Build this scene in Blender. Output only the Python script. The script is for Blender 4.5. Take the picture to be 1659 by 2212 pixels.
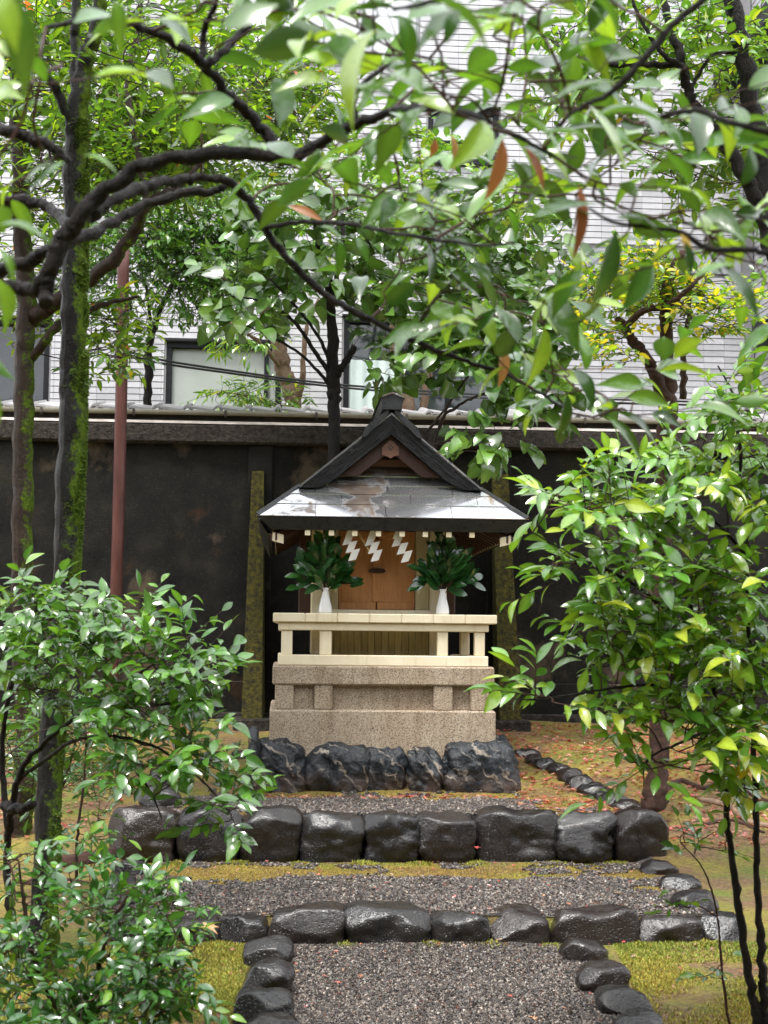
import bpy, math, random
import numpy as np
from mathutils import Matrix, Vector, noise

# ------------------------------------------------------------------ camera, sky, sun, exposure
scene = bpy.context.scene
for o in list(bpy.data.objects): bpy.data.objects.remove(o)
col = scene.collection
PITCH, YAW, ROLL = math.radians(4.8), math.radians(-3.8), 0.010
EYE = Vector((0, 0, 1.5))
FPX, CX, CY = 3322.0, 829.5, 1106.0            # focal length in the units of a 1659 x 2212 picture
CAMROT = Matrix.Rotation(YAW, 3, 'Z') @ Matrix.Rotation(math.pi/2 + PITCH, 3, 'X') @ Matrix.Rotation(ROLL, 3, 'Z')
cd = bpy.data.cameras.new('camera'); cam = bpy.data.objects.new('camera', cd); col.objects.link(cam)
cd.sensor_fit = 'VERTICAL'; cd.sensor_height = 36; cd.lens = FPX/2212*36
cd.clip_start = 0.05; cd.clip_end = 500
cd.dof.use_dof = True; cd.dof.focus_distance = 10.2; cd.dof.aperture_fstop = 7.5
cam.matrix_world = Matrix.Translation(EYE) @ CAMROT.to_4x4()
scene.camera = cam
SUN_EL, SUN_AZ = math.radians(68), math.radians(205)     # azimuth of the sun, clockwise from +Y
world = bpy.data.worlds.new('World'); scene.world = world; world.use_nodes = True
wn = world.node_tree.nodes; wl = world.node_tree.links; wn.clear()
sky = wn.new('ShaderNodeTexSky'); sky.sky_type = 'NISHITA'; sky.sun_disc = False
sky.sun_elevation = SUN_EL; sky.sun_rotation = SUN_AZ; sky.air_density = 1.0; sky.dust_density = 6.0; sky.ozone_density = 1.0
hs = wn.new('ShaderNodeHueSaturation'); hs.inputs['Saturation'].default_value = 0.22
bgn = wn.new('ShaderNodeBackground'); bgn.inputs['Strength'].default_value = 0.15
wo = wn.new('ShaderNodeOutputWorld')
ov = wn.new('ShaderNodeMix'); ov.data_type = 'RGBA'; ov.inputs[0].default_value = 0.7; ov.inputs[7].default_value = (5.6, 5.75, 6.0, 1)   # even cloud cover over the clear sky
wl.new(sky.outputs[0], hs.inputs['Color']); wl.new(hs.outputs[0], ov.inputs[6]); wl.new(ov.outputs[2], bgn.inputs['Color']); wl.new(bgn.outputs[0], wo.inputs[0])
sl = bpy.data.lights.new('sun', 'SUN'); sl.energy = 1.5; sl.angle = math.radians(12); sl.color = (1, .97, .92)
so = bpy.data.objects.new('sun', sl); col.objects.link(so)
sd = Vector((math.sin(SUN_AZ)*math.cos(SUN_EL), math.cos(SUN_AZ)*math.cos(SUN_EL), math.sin(SUN_EL)))
so.rotation_euler = sd.to_track_quat('Z', 'Y').to_euler()
vs = scene.view_settings; vs.view_transform = 'Standard'; vs.look = 'None'; vs.gamma = 1; vs.use_curve_mapping = False
vs.exposure = 1.6
scene.render.engine = 'CYCLES'
cy = scene.cycles; cy.use_denoising = True; cy.max_bounces = 8; cy.diffuse_bounces = 4; cy.glossy_bounces = 3
cy.transmission_bounces = 4; cy.transparent_max_bounces = 8; cy.sample_clamp_indirect = 6; cy.use_adaptive_sampling = True
cy.adaptive_threshold = 0.02

# ------------------------------------------------------------------ helpers
RNG = np.random.default_rng(7); random.seed(7)
CR = np.array(CAMROT)
def P(x, y, d):
    v = CR @ np.array([(x-CX)/FPX*d, -(y-CY)/FPX*d, -d]); return v + np.array(EYE)
def PN(a):                                        # many at once: columns x, y, d
    a = np.asarray(a, float); d = a[:, 2]
    v = np.stack([(a[:, 0]-CX)/FPX*d, -(a[:, 1]-CY)/FPX*d, -d], 1); return v @ CR.T + np.array(EYE)
def G(x, y, z):
    v = CR @ np.array([(x-CX)/FPX, -(y-CY)/FPX, -1.0]); t = (z-EYE.z)/v[2]; return v*t + np.array(EYE)
def PY(x, y, Y):                                  # the point of a pixel's ray in the plane Y = const
    v = CR @ np.array([(x-CX)/FPX, -(y-CY)/FPX, -1.0]); return v*(Y/v[1]) + np.array(EYE)
def proj(p):
    q = (np.asarray(p) - np.array(EYE)) @ CR; d = -q[..., 2]
    return np.stack([q[..., 0]/d*FPX+CX, -q[..., 1]/d*FPX+CY, d], -1)
def nrm(v): return v/np.maximum(np.linalg.norm(v, axis=-1, keepdims=True), 1e-9)

ORIGIN = {}
def tag(o, label=None, cat=None, group=None, kind=None):
    if label: o['label'] = label
    if cat: o['category'] = cat
    if group: o['group'] = group
    if kind: o['kind'] = kind
    return o
def empty(name, loc, label=None, cat=None, group=None):
    o = bpy.data.objects.new(name, None); col.objects.link(o); o.empty_display_size = .1
    o.location = Vector([float(c) for c in loc]); ORIGIN[o.name] = np.array(loc, float)
    return tag(o, label, cat, group)

class MB:
    def __init__(s): s.v = []; s.f = []; s.t = []; s.n = 0
    def add(s, v, faces, tint=None):              # faces: list of (n,k) int arrays
        v = np.asarray(v, float).reshape(-1, 3); s.v.append(v)
        for f in faces: s.f.append(np.asarray(f, int)+s.n)
        s.t.append(np.ones((len(v), 3)) if tint is None else np.broadcast_to(np.asarray(tint, float), (len(v), 3)))
        s.n += len(v)
    def mesh(s, name, off=None, smooth=False):
        v = np.concatenate(s.v); t = np.concatenate(s.t)
        if off is not None: v = v-off
        me = bpy.data.meshes.new(name); me.vertices.add(len(v)); me.vertices.foreach_set('co', v.astype(np.float32).ravel())
        idx = np.concatenate([f.ravel() for f in s.f]); tot = np.concatenate([np.full(len(f), f.shape[1]) for f in s.f])
        st = np.concatenate([[0], np.cumsum(tot)[:-1]])
        me.loops.add(len(idx)); me.loops.foreach_set('vertex_index', idx.astype(np.int32))
        me.polygons.add(len(tot)); me.polygons.foreach_set('loop_start', st.astype(np.int32))
        me.polygons.foreach_set('use_smooth', np.full(len(tot), smooth))
        a = me.color_attributes.new('tint', 'FLOAT_COLOR', 'POINT')
        a.data.foreach_set('color', np.concatenate([t, np.ones((len(t), 1))], 1).astype(np.float32).ravel())
        me.update(calc_edges=True); me.validate()
        return me
    def build(s, name, m, parent=None, smooth=False, at=None):
        if parent is not None: off = ORIGIN[parent.name]
        elif at is not None: off = np.array(at, float)
        else: off = np.zeros(3)
        me = s.mesh(name, off, smooth); me.materials.append(m)
        o = bpy.data.objects.new(name, me); col.objects.link(o)
        ORIGIN[o.name] = off
        if parent is not None: o.parent = parent
        else: o.location = Vector(off)
        return o

def box(mb, x0, x1, y0, y1, z0, z1, b=.004, tint=None, xf=None):
    h = np.array([(x1-x0)/2, (y1-y0)/2, (z1-z0)/2]); c = np.array([(x0+x1)/2, (y0+y1)/2, (z0+z1)/2])
    b = min(b, *(h*.45)); V = []; ids = {}
    for sx in (-1, 1):
        for sy in (-1, 1):
            for sz in (-1, 1):
                for ax in range(3):
                    q = h-b; q[ax] = h[ax]; ids[(sx, sy, sz, ax)] = len(V); V.append(q*(sx, sy, sz)+c)
    S = (-1, 1); Q = []; T = []
    for ax in range(3):
        o1, o2 = [(1, 2), (2, 0), (0, 1)][ax]
        def k(a, s1, s2, which, sa):
            t = [0, 0, 0]; t[ax] = sa; t[o1] = s1; t[o2] = s2; return ids[(t[0], t[1], t[2], which)]
        for sa in S:
            f = [k(ax, -1, -1, ax, sa), k(ax, 1, -1, ax, sa), k(ax, 1, 1, ax, sa), k(ax, -1, 1, ax, sa)]
            Q.append(f if sa > 0 else f[::-1])
        for s1 in S:
            for s2 in S:                          # bevel strip along axis ax
                f = [k(ax, s1, s2, o1, -1), k(ax, s1, s2, o1, 1), k(ax, s1, s2, o2, 1), k(ax, s1, s2, o2, -1)]
                Q.append(f if s1*s2 < 0 else f[::-1])
    for sx in S:
        for sy in S:
            for sz in S:
                f = [ids[(sx, sy, sz, a)] for a in range(3)]
                T.append(f if sx*sy*sz > 0 else f[::-1])
    V = np.array(V)
    if xf is not None: V = xf(V)
    mb.add(V, [np.array(Q), np.array(T)], tint)

def smooth_path(pts, r, n=6):
    pts = np.asarray(pts, float); r = np.asarray(r, float)
    if len(pts) == 2:
        t = np.linspace(0, 1, n+1)[:, None]; return pts[0]+(pts[1]-pts[0])*t, r[0]+(r[1]-r[0])*t[:, 0]
    p = np.vstack([2*pts[0]-pts[1], pts, 2*pts[-1]-pts[-2]]); o = []; rr = []
    for i in range(1, len(p)-2):
        for k in range(n):
            t = k/n; a, b, c, d = p[i-1], p[i], p[i+1], p[i+2]
            o.append(.5*((2*b)+(c-a)*t+(2*a-5*b+4*c-d)*t*t+(3*b-a-3*c+d)*t**3)); rr.append(r[i-1]+(r[i]-r[i-1])*t)
    o.append(pts[-1]); rr.append(r[-1]); return np.array(o), np.array(rr)

def tube(mb, pts, r, sides=6, rough=0., tint=None, cap=True):
    pts = np.asarray(pts, float); n = len(pts); r = np.broadcast_to(np.asarray(r, float), (n,))
    tg = nrm(np.gradient(pts, axis=0)); u = np.cross(tg[0], [0, 0, 1.])
    if np.linalg.norm(u) < .1: u = np.cross(tg[0], [0, 1., 0])
    u = u/np.linalg.norm(u); A = np.linspace(0, 2*math.pi, sides, endpoint=False); V = []
    for i in range(n):
        u = u-tg[i]*(u@tg[i]); u = u/max(np.linalg.norm(u), 1e-9); w = np.cross(tg[i], u)
        rr = r[i]*(1+(RNG.normal(0, rough, sides) if rough else 0))
        V.append(pts[i]+np.outer(np.cos(A)*rr, u)+np.outer(np.sin(A)*rr, w))
    V = np.concatenate(V); I = np.arange(n-1)[:, None]*sides; J = np.arange(sides)[None]; J2 = (J+1) % sides
    Q = np.stack([I+J, I+J2, I+sides+J2, I+sides+J], -1).reshape(-1, 4); F = [Q]
    if cap:
        F.append(np.arange(sides)[None, ::-1]); F.append(((n-1)*sides+np.arange(sides))[None])
    mb.add(V, F, tint)

def lathe(mb, c, prof, sides=20):
    A = np.linspace(0, 2*math.pi, sides, endpoint=False)
    V = np.concatenate([np.stack([c[0]+r*np.cos(A), c[1]+r*np.sin(A), np.full(sides, c[2]+z)], 1) for r, z in prof])
    n = len(prof); I = np.arange(n-1)[:, None]*sides; J = np.arange(sides)[None]; J2 = (J+1) % sides
    mb.add(V, [np.stack([I+J, I+J2, I+sides+J2, I+sides+J], -1).reshape(-1, 4), np.arange(sides)[None, ::-1], ((n-1)*sides+np.arange(sides))[None]])

def prism(mb, poly, a, b):                        # poly in the XZ plane, extruded from Y=a to Y=b (a nearer)
    poly = np.array(poly, float); n = len(poly)
    if np.sum(poly[:, 0]*np.roll(poly[:, 1], -1)-np.roll(poly[:, 0], -1)*poly[:, 1]) < 0: poly = poly[::-1]
    V = np.concatenate([np.stack([poly[:, 0], np.full(n, a), poly[:, 1]], 1), np.stack([poly[:, 0], np.full(n, b), poly[:, 1]], 1)])
    I = np.arange(n); J = (I+1) % n
    mb.add(V, [I[None], (n+I[::-1])[None], np.stack([I, n+I, n+J, J], 1)])

def slab(mb, top, th):                            # a planar polygon given by its top corners, thickened downwards along its normal
    top = np.array(top, float); nv = np.zeros(3)
    for i in range(len(top)): nv += np.cross(top[i]-top[0], top[(i+1) % len(top)]-top[0])
    nv = nv/np.linalg.norm(nv)
    if nv[2] < 0: top = top[::-1]; nv = -nv
    n = len(top); I = np.arange(n); J = (I+1) % n
    mb.add(np.concatenate([top, top-nv*th]), [I[None], (n+I[::-1])[None], np.stack([I, n+I, n+J, J], 1)])

# ------------------------------------------------------------------ materials
def nodes(name):
    m = bpy.data.materials.new(name); m.use_nodes = True; nt = m.node_tree
    return m, nt, nt.nodes['Principled BSDF'], nt.nodes['Material Output']
def N(nt, t, **kw):
    n = nt.nodes.new('ShaderNode'+t)
    for k, v in kw.items():
        if k in n.inputs: n.inputs[k].default_value = v
        else: setattr(n, k, v)
    return n
def noise_n(nt, scale, detail=4, rough=.55, vec=None, dist=0.):
    n = N(nt, 'TexNoise'); n.inputs['Scale'].default_value = scale; n.inputs['Detail'].default_value = detail
    n.inputs['Roughness'].default_value = rough; n.inputs['Distortion'].default_value = dist
    nt.links.new(vec if vec is not None else coord(nt), n.inputs['Vector']); return n.outputs['Fac']
def coord(nt, which='Object', scale=None):
    c = nt.nodes.get('tc') or N(nt, 'TexCoord'); c.name = 'tc'; o = c.outputs[which]
    if scale is None: return o
    mp = N(nt, 'Mapping'); mp.inputs['Scale'].default_value = scale; nt.links.new(o, mp.inputs['Vector']); return mp.outputs[0]
def ramp(nt, fac, stops):
    r = N(nt, 'ValToRGB'); e = r.color_ramp.elements
    while len(e) < len(stops): e.new(.5)
    for i, (p, c) in enumerate(stops):
        e[i].position = p; e[i].color = (*c, 1) if len(c) == 3 else c
    nt.links.new(fac, r.inputs[0]); return r.outputs[0]
def g3(v): return (v, v, v)
def mixc(nt, fac, a, b, mode='MIX'):
    m = N(nt, 'Mix', data_type='RGBA', blend_type=mode)
    for s, v in ((m.inputs['Factor'], fac), (m.inputs['A'] if False else m.inputs[6], a), (m.inputs[7], b)):
        if hasattr(v, 'links'): nt.links.new(v, s)
        else: s.default_value = v if not isinstance(v, tuple) or len(v) == 4 else (*v, 1)
    return m.outputs[2]
def math_n(nt, op, a, b=0., clamp=False):
    m = N(nt, 'Math', operation=op, use_clamp=clamp)
    for s, v in ((m.inputs[0], a), (m.inputs[1], b)):
        if hasattr(v, 'links'): nt.links.new(v, s)
        else: s.default_value = v
    return m.outputs[0]
def bump(nt, bs, h, strength=.5, dist=.01, prev=None):
    b = N(nt, 'Bump'); b.inputs['Strength'].default_value = strength; b.inputs['Distance'].default_value = dist
    nt.links.new(h, b.inputs['Height'])
    if prev is not None: nt.links.new(prev, b.inputs['Normal'])
    if bs is not None: nt.links.new(b.outputs[0], bs.inputs['Normal'])
    return b.outputs[0]
def tintn(nt): return N(nt, 'Attribute', attribute_name='tint').outputs['Color']
def link(nt, a, b): nt.links.new(a, b)

def mat(name, c1, c2=None, scale=8, rough=.6, rough2=None, bscale=60, bstr=.3, bdist=.004, tint=False, spec=.5, vec=None, metal=0., rnd=0., detail=5):
    m, nt, bs, out = nodes(name); c2 = c2 or c1
    v = coord(nt, scale=vec) if vec else coord(nt)
    f = noise_n(nt, scale, detail, .6, v); c = ramp(nt, f, [(.32, c1), (.68, c2)])
    if tint: c = mixc(nt, 1., c, tintn(nt), 'MULTIPLY')
    if rnd:
        oi = N(nt, 'ObjectInfo'); mr = N(nt, 'MapRange'); mr.inputs['To Min'].default_value = 1-rnd; mr.inputs['To Max'].default_value = 1+rnd
        link(nt, oi.outputs['Random'], mr.inputs[0]); cc = N(nt, 'CombineColor')
        for i in range(3): link(nt, mr.outputs[0], cc.inputs[i])
        c = mixc(nt, 1., c, cc.outputs[0], 'MULTIPLY')
    link(nt, c, bs.inputs['Base Color'])
    bs.inputs['Roughness'].default_value = rough; bs.inputs['Specular IOR Level'].default_value = spec; bs.inputs['Metallic'].default_value = metal
    if rough2 is not None:
        link(nt, ramp(nt, noise_n(nt, scale*1.7, 4, .6, v), [(.3, g3(rough)), (.7, g3(rough2))]), bs.inputs['Roughness'])
    if bstr: bump(nt, bs, noise_n(nt, bscale, 6, .65, v), bstr, bdist)
    return m

def leaf_mat(name, rough=.28, trans=.3, tcol=(1.6, 1.5, .5), under=(1.25, 1.25, 1.1), coat=.5):
    m, nt, bs, out = nodes(name); t = tintn(nt)
    nz = noise_n(nt, 14, 3); c = mixc(nt, ramp(nt, nz, [(.35, g3(0)), (.7, g3(.35))]), t, (.25, .3, .05), 'MULTIPLY')
    geo = N(nt, 'NewGeometry'); c2 = mixc(nt, geo.outputs['Backfacing'], c, mixc(nt, 1., c, under, 'MULTIPLY'))
    link(nt, c2, bs.inputs['Base Color'])
    rv = N(nt, 'MapRange'); rv.inputs['To Min'].default_value = rough; rv.inputs['To Max'].default_value = .55
    link(nt, geo.outputs['Backfacing'], rv.inputs[0]); link(nt, rv.outputs[0], bs.inputs['Roughness'])
    bs.inputs['Specular IOR Level'].default_value = .9; bs.inputs['Coat Weight'].default_value = coat; bs.inputs['Coat Roughness'].default_value = .08
    tr = N(nt, 'BsdfTranslucent'); link(nt, mixc(nt, 1., t, tcol, 'MULTIPLY'), tr.inputs['Color'])
    mx = N(nt, 'MixShader'); mx.inputs[0].default_value = trans
    link(nt, bs.outputs[0], mx.inputs[1]); link(nt, tr.outputs[0], mx.inputs[2]); link(nt, mx.outputs[0], out.inputs['Surface'])
    return m

M = {}
M['leaf'] = leaf_mat('glossy_leaf', .2, .3)
M['leaf_thin'] = leaf_mat('thin_leaf', .24, .45)
M['leaf_dark'] = leaf_mat('dark_leaf', .25, .1)
M['leaf_near'] = leaf_mat('near_leaf', .22, .3)
M['dry_leaf'] = leaf_mat('dry_leaf', .45, .25, (1.2, 1., .7), (1, 1, 1))
M['bark_dark'] = mat('wet_dark_bark', (.004, .0035, .0035), (.018, .013, .011), 30, .4, .7, 110, 1., .02, vec=(1, 1, .45), spec=.22)
M['bark_red'] = mat('wet_red_bark', (.03, .015, .011), (.1, .048, .034), 14, .4, .6, 90, 1., .016, vec=(1, 1, 2.2), spec=.25)
M['bark_tan'] = mat('tan_bark', (.13, .075, .045), (.26, .17, .11), 22, .5, .7, 90, .6, .004)
M['twig'] = mat('twig_bark', (.014, .009, .007), (.05, .028, .018), 20, .5, .7, 90, .2, spec=.3)
M['twig_red'] = mat('red_twig_bark', (.022, .009, .007), (.06, .022, .014), 20, .5, .7, 90, .2, spec=.3)

def trunk_moss(c1=(.004, .004, .004), c2=(.016, .015, .0145), k0=.42):
    m, nt, bs, out = nodes('mossy_bark')
    v = coord(nt, scale=(1, 1, .5)); base = ramp(nt, noise_n(nt, 35, 6, .65, v), [(.3, c1), (.75, c2)])
    moss = ramp(nt, noise_n(nt, 60, 5), [(.3, (.03, .06, .005)), (.7, (.13, .21, .012))])
    geo = N(nt, 'NewGeometry'); sx = N(nt, 'SeparateXYZ'); link(nt, geo.outputs['Normal'], sx.inputs[0])
    f = math_n(nt, 'ADD', math_n(nt, 'MULTIPLY', sx.outputs[0], k0*.55), math_n(nt, 'MULTIPLY', noise_n(nt, 13, 7, .75), 1.12))
    k = ramp(nt, f, [(.6, g3(0)), (.72, g3(1))])
    link(nt, mixc(nt, k, base, moss), bs.inputs['Base Color'])
    link(nt, mixc(nt, k, g3(.38), g3(.9)), bs.inputs['Roughness'])
    bs.inputs['Specular IOR Level'].default_value = .2; bump(nt, bs, noise_n(nt, 70, 7, .75, v), 1., .02)
    return m
M['bark_moss'] = trunk_moss()
M['bark_red2'] = trunk_moss((.015, .010, .008), (.055, .032, .023), .3)

def stone_wet():
    m, nt, bs, out = nodes('wet_black_stone'); oi = N(nt, 'ObjectInfo')
    base = ramp(nt, oi.outputs['Random'], [(0, (.013, .011, .011)), (.25, (.007, .007, .009)), (.5, (.022, .015, .013)), (.75, (.009, .009, .011)), (1, (.017, .016, .016))])
    f = noise_n(nt, 9, 6, .65); c = mixc(nt, ramp(nt, f, [(.4, g3(0)), (.7, g3(.6))]), base, (.034, .027, .024))
    link(nt, c, bs.inputs['Base Color'])
    link(nt, ramp(nt, noise_n(nt, 7, 5), [(.4, g3(.07)), (.6, g3(.27))]), bs.inputs['Roughness'])
    vo = N(nt, 'TexVoronoi'); vo.inputs['Scale'].default_value = 75; link(nt, coord(nt), vo.inputs['Vector'])
    pit = ramp(nt, vo.outputs['Distance'], [(.1, g3(0)), (.4, g3(1))])
    b1 = bump(nt, None, pit, .55, .004); b2 = bump(nt, None, noise_n(nt, 20, 9, .68), .5, .013, b1)
    link(nt, b2, bs.inputs['Normal']); bs.inputs['Specular IOR Level'].default_value = .55
    return m
M['stone'] = stone_wet()

def schist():
    m, nt, bs, out = nodes('wet_veined_rock'); oi = N(nt, 'ObjectInfo')
    ad = N(nt, 'VectorMath', operation='ADD'); link(nt, coord(nt), ad.inputs[0]); link(nt, oi.outputs['Random'], ad.inputs[1])
    w = N(nt, 'TexWave', wave_type='BANDS', bands_direction='DIAGONAL'); w.inputs['Scale'].default_value = 4.2
    w.inputs['Distortion'].default_value = 7; w.inputs['Detail'].default_value = 5; w.inputs['Detail Scale'].default_value = 2.6
    link(nt, ad.outputs[0], w.inputs['Vector'])
    base = ramp(nt, noise_n(nt, 5, 6), [(.3, (.005, .007, .010)), (.7, (.018, .024, .032))])
    vein = mixc(nt, noise_n(nt, 3.3, 3), (.4, .39, .36), (.2, .12, .06))
    k = ramp(nt, w.outputs['Fac'], [(.88, g3(0)), (.985, g3(1))])
    k2 = math_n(nt, 'MULTIPLY', k, ramp(nt, noise_n(nt, 6, 4), [(.48, g3(0)), (.62, g3(1))]))
    c = mixc(nt, k2, base, vein)
    ge = N(nt, 'NewGeometry'); sx = N(nt, 'SeparateXYZ'); link(nt, ge.outputs['Position'], sx.inputs[0])
    lo = N(nt, 'MapRange'); lo.inputs[1].default_value = .44; lo.inputs[2].default_value = .6; lo.inputs[3].default_value = 1; lo.inputs[4].default_value = 0
    link(nt, sx.outputs[2], lo.inputs[0]); kd = math_n(nt, 'MULTIPLY', lo.outputs[0], ramp(nt, noise_n(nt, 7, 4), [(.38, g3(0)), (.6, g3(.9))]))
    c = mixc(nt, kd, c, (.075, .042, .026)); link(nt, c, bs.inputs['Base Color'])
    link(nt, mixc(nt, kd, ramp(nt, noise_n(nt, 11, 4), [(.35, g3(.16)), (.7, g3(.45))]), g3(.8)), bs.inputs['Roughness'])
    b1 = bump(nt, None, w.outputs['Fac'], .35, .012); b2 = bump(nt, None, noise_n(nt, 22, 8, .7), .8, .018, b1); link(nt, b2, bs.inputs['Normal'])
    return m
M['schist'] = schist()

def granite():
    m, nt, bs, out = nodes('granite_chip_render')
    vo = N(nt, 'TexVoronoi'); vo.inputs['Scale'].default_value = 230; link(nt, coord(nt), vo.inputs['Vector'])
    hs_ = N(nt, 'SeparateColor'); link(nt, vo.outputs['Color'], hs_.inputs[0])
    c = ramp(nt, hs_.outputs[0], [(0, (.05, .04, .032)), (.16, (.20, .15, .11)), (.42, (.42, .34, .25)), (.8, (.58, .49, .38)), (1, (.36, .26, .18))])
    st = noise_n(nt, 3.2, 5); c = mixc(nt, ramp(nt, st, [(.4, g3(0)), (.75, g3(.55))]), c, (.62, .5, .38), 'MULTIPLY')
    sk = noise_n(nt, 2.2, 6, .65, coord(nt, scale=(7, 7, .8))); c = mixc(nt, ramp(nt, sk, [(.5, g3(0)), (.7, g3(.55))]), c, (.5, .43, .33), 'MULTIPLY')
    link(nt, c, bs.inputs['Base Color']); bs.inputs['Roughness'].default_value = .7
    bump(nt, bs, ramp(nt, vo.outputs['Distance'], [(0, g3(1)), (.6, g3(0))]), .6, .004)
    return m
M['granite'] = granite()

def gravel_sheet():
    m, nt, bs, out = nodes('gravel_bed')
    vo = N(nt, 'TexVoronoi'); vo.inputs['Scale'].default_value = 95; link(nt, coord(nt), vo.inputs['Vector'])
    s = N(nt, 'SeparateColor'); link(nt, vo.outputs['Color'], s.inputs[0])
    c = ramp(nt, s.outputs[0], [(0, (.02, .018, .016)), (.45, (.05, .045, .042)), (.8, (.11, .095, .085)), (1, (.2, .18, .16))])
    link(nt, c, bs.inputs['Base Color']); link(nt, ramp(nt, s.outputs[1], [(0, g3(.3)), (1, g3(.7))]), bs.inputs['Roughness'])
    bump(nt, bs, ramp(nt, vo.outputs['Distance'], [(0, g3(1)), (.7, g3(0))]), 1., .008)
    return m
M['gravel'] = gravel_sheet()
M['pebble'] = mat('wet_pebble', (.9, .9, .9), (1.1, 1.1, 1.1), 40, .28, .6, 200, .2, .002, tint=True)

def ground_m():
    m, nt, bs, out = nodes('mossy_soil')
    soil = ramp(nt, noise_n(nt, 34, 8, .8), [(.36, (.05, .026, .014)), (.5, (.19, .105, .05)), (.66, (.36, .23, .12))])
    moss = ramp(nt, noise_n(nt, 42, 8, .8), [(.36, (.085, .058, .014)), (.5, (.29, .22, .035)), (.66, (.45, .39, .06))])
    green = ramp(nt, noise_n(nt, 60, 6, .7), [(.34, (.045, .05, .008)), (.66, (.25, .31, .03))])
    mo = mixc(nt, ramp(nt, noise_n(nt, 1.6, 4), [(.45, g3(0)), (.62, g3(1))]), moss, green)
    k = ramp(nt, noise_n(nt, 2.3, 9, .72), [(.42, g3(0)), (.56, g3(1))])
    link(nt, mixc(nt, k, soil, mo), bs.inputs['Base Color']); bs.inputs['Roughness'].default_value = .75
    b1 = bump(nt, None, noise_n(nt, 90, 6, .8), 1., .02); b2 = bump(nt, None, noise_n(nt, 14, 5), .7, .04, b1); link(nt, b2, bs.inputs['Normal'])
    return m
M['ground'] = ground_m()
M['moss'] = mat('moss_tuft', (.85, .85, .8), (1.15, 1.15, 1.1), 20, .7, None, 60, 0, tint=True)

def wall_m():
    m, nt, bs, out = nodes('blackened_concrete')
    base = ramp(nt, noise_n(nt, 3.2, 8, .65), [(.3, (.0038, .0038, .004)), (.52, (.0105, .010, .009)), (.75, (.027, .023, .018))])
    sp = ramp(nt, noise_n(nt, 48, 5, .8), [(.56, g3(0)), (.68, g3(1))])
    c = mixc(nt, math_n(nt, 'MULTIPLY', sp, .55), base, (.055, .044, .028))
    mo = ramp(nt, noise_n(nt, 1.1, 5, .6), [(.6, g3(0)), (.72, g3(.5))]); c = mixc(nt, mo, c, (.03, .03, .008))
    v = coord(nt, scale=(1.15, 1.15, .8)); pl = ramp(nt, noise_n(nt, 1.15, 7, .62, v), [(.56, g3(0)), (.63, g3(.8))])
    c = mixc(nt, pl, c, (.1, .075, .05)); ru = ramp(nt, noise_n(nt, 2.1, 8, .68, v, .2), [(.6, g3(0)), (.74, g3(.5))])
    c = mixc(nt, ru, c, (.085, .036, .012))
    link(nt, c, bs.inputs['Base Color']); link(nt, ramp(nt, noise_n(nt, 4, 4), [(.3, g3(.45)), (.7, g3(.75))]), bs.inputs['Roughness'])
    bs.inputs['Specular IOR Level'].default_value = .15; bump(nt, bs, noise_n(nt, 60, 8, .7), .6, .012); return m
M['wall'] = wall_m()
M['beam'] = mat('weathered_concrete_beam', (.013, .011, .0095), (.07, .058, .05), 22, .7, .9, 45, 1., .03, detail=8, spec=.2)
M['ledge'] = mat('pale_weathered_concrete', (.2, .17, .15), (.42, .37, .34), 12, .6, .8, 50, .5, .01)
M['butt_moss'] = mat('mossy_concrete', (.018, .019, .017), (.13, .112, .018), 26, .85, None, 60, 1., .03, detail=9, spec=.2)
M['red_pole'] = mat('oxide_red_paint', (.07, .022, .018), (.125, .043, .036), 12, .4, .65, 60, .25, .003, vec=(1, 1, .2))
def cream_m():
    m, nt, bs, out = nodes('cream_paint'); c = ramp(nt, noise_n(nt, 5, 6), [(.32, (.76, .66, .47)), (.68, (.84, .76, .58))])
    sk = noise_n(nt, 2.4, 6, .7, coord(nt, scale=(9, 9, .9))); c = mixc(nt, ramp(nt, sk, [(.54, g3(0)), (.72, g3(.5))]), c, (.62, .54, .4), 'MULTIPLY')
    sp = noise_n(nt, 38, 5, .7); c = mixc(nt, ramp(nt, sp, [(.62, g3(0)), (.74, g3(.5))]), c, (.7, .58, .42), 'MULTIPLY')
    link(nt, c, bs.inputs['Base Color']); link(nt, ramp(nt, noise_n(nt, 8, 4), [(.3, g3(.45)), (.7, g3(.65))]), bs.inputs['Roughness'])
    bump(nt, bs, noise_n(nt, 40, 6, .7, coord(nt, scale=(1, 8, 8))), .18, .004); return m
M['cream'] = cream_m()
M['cream_board'] = mat('olive_cream_board', (.34, .28, .12), (.48, .40, .2), 10, .55, .7, 60, .2, .003, vec=(4, 1, .6), rnd=.12)
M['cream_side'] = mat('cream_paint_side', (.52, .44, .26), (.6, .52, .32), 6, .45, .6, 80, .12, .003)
def wood_m(name, a, b, c, vec=(14, 14, 1.2), rough=.42):
    m, nt, bs, out = nodes(name); v = coord(nt, scale=vec)
    f = noise_n(nt, 5, 7, .62, v, .6); k = ramp(nt, f, [(.25, a), (.5, b), (.8, c)])
    k = mixc(nt, ramp(nt, noise_n(nt, 2.2, 4), [(.4, g3(0)), (.75, g3(.5))]), k, (.55, .42, .32), 'MULTIPLY')
    link(nt, k, bs.inputs['Base Color']); bs.inputs['Roughness'].default_value = rough; bump(nt, bs, f, .25, .003); return m
M['door'] = wood_m('reddish_cedar', (.46, .18, .06), (.58, .26, .095), (.68, .35, .15))
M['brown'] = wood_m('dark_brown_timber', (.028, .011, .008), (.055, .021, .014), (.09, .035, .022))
M['brown_light'] = wood_m('weathered_brown_timber', (.09, .04, .025), (.17, .08, .05), (.24, .12, .075), vec=(1.2, 14, 14))
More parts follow.
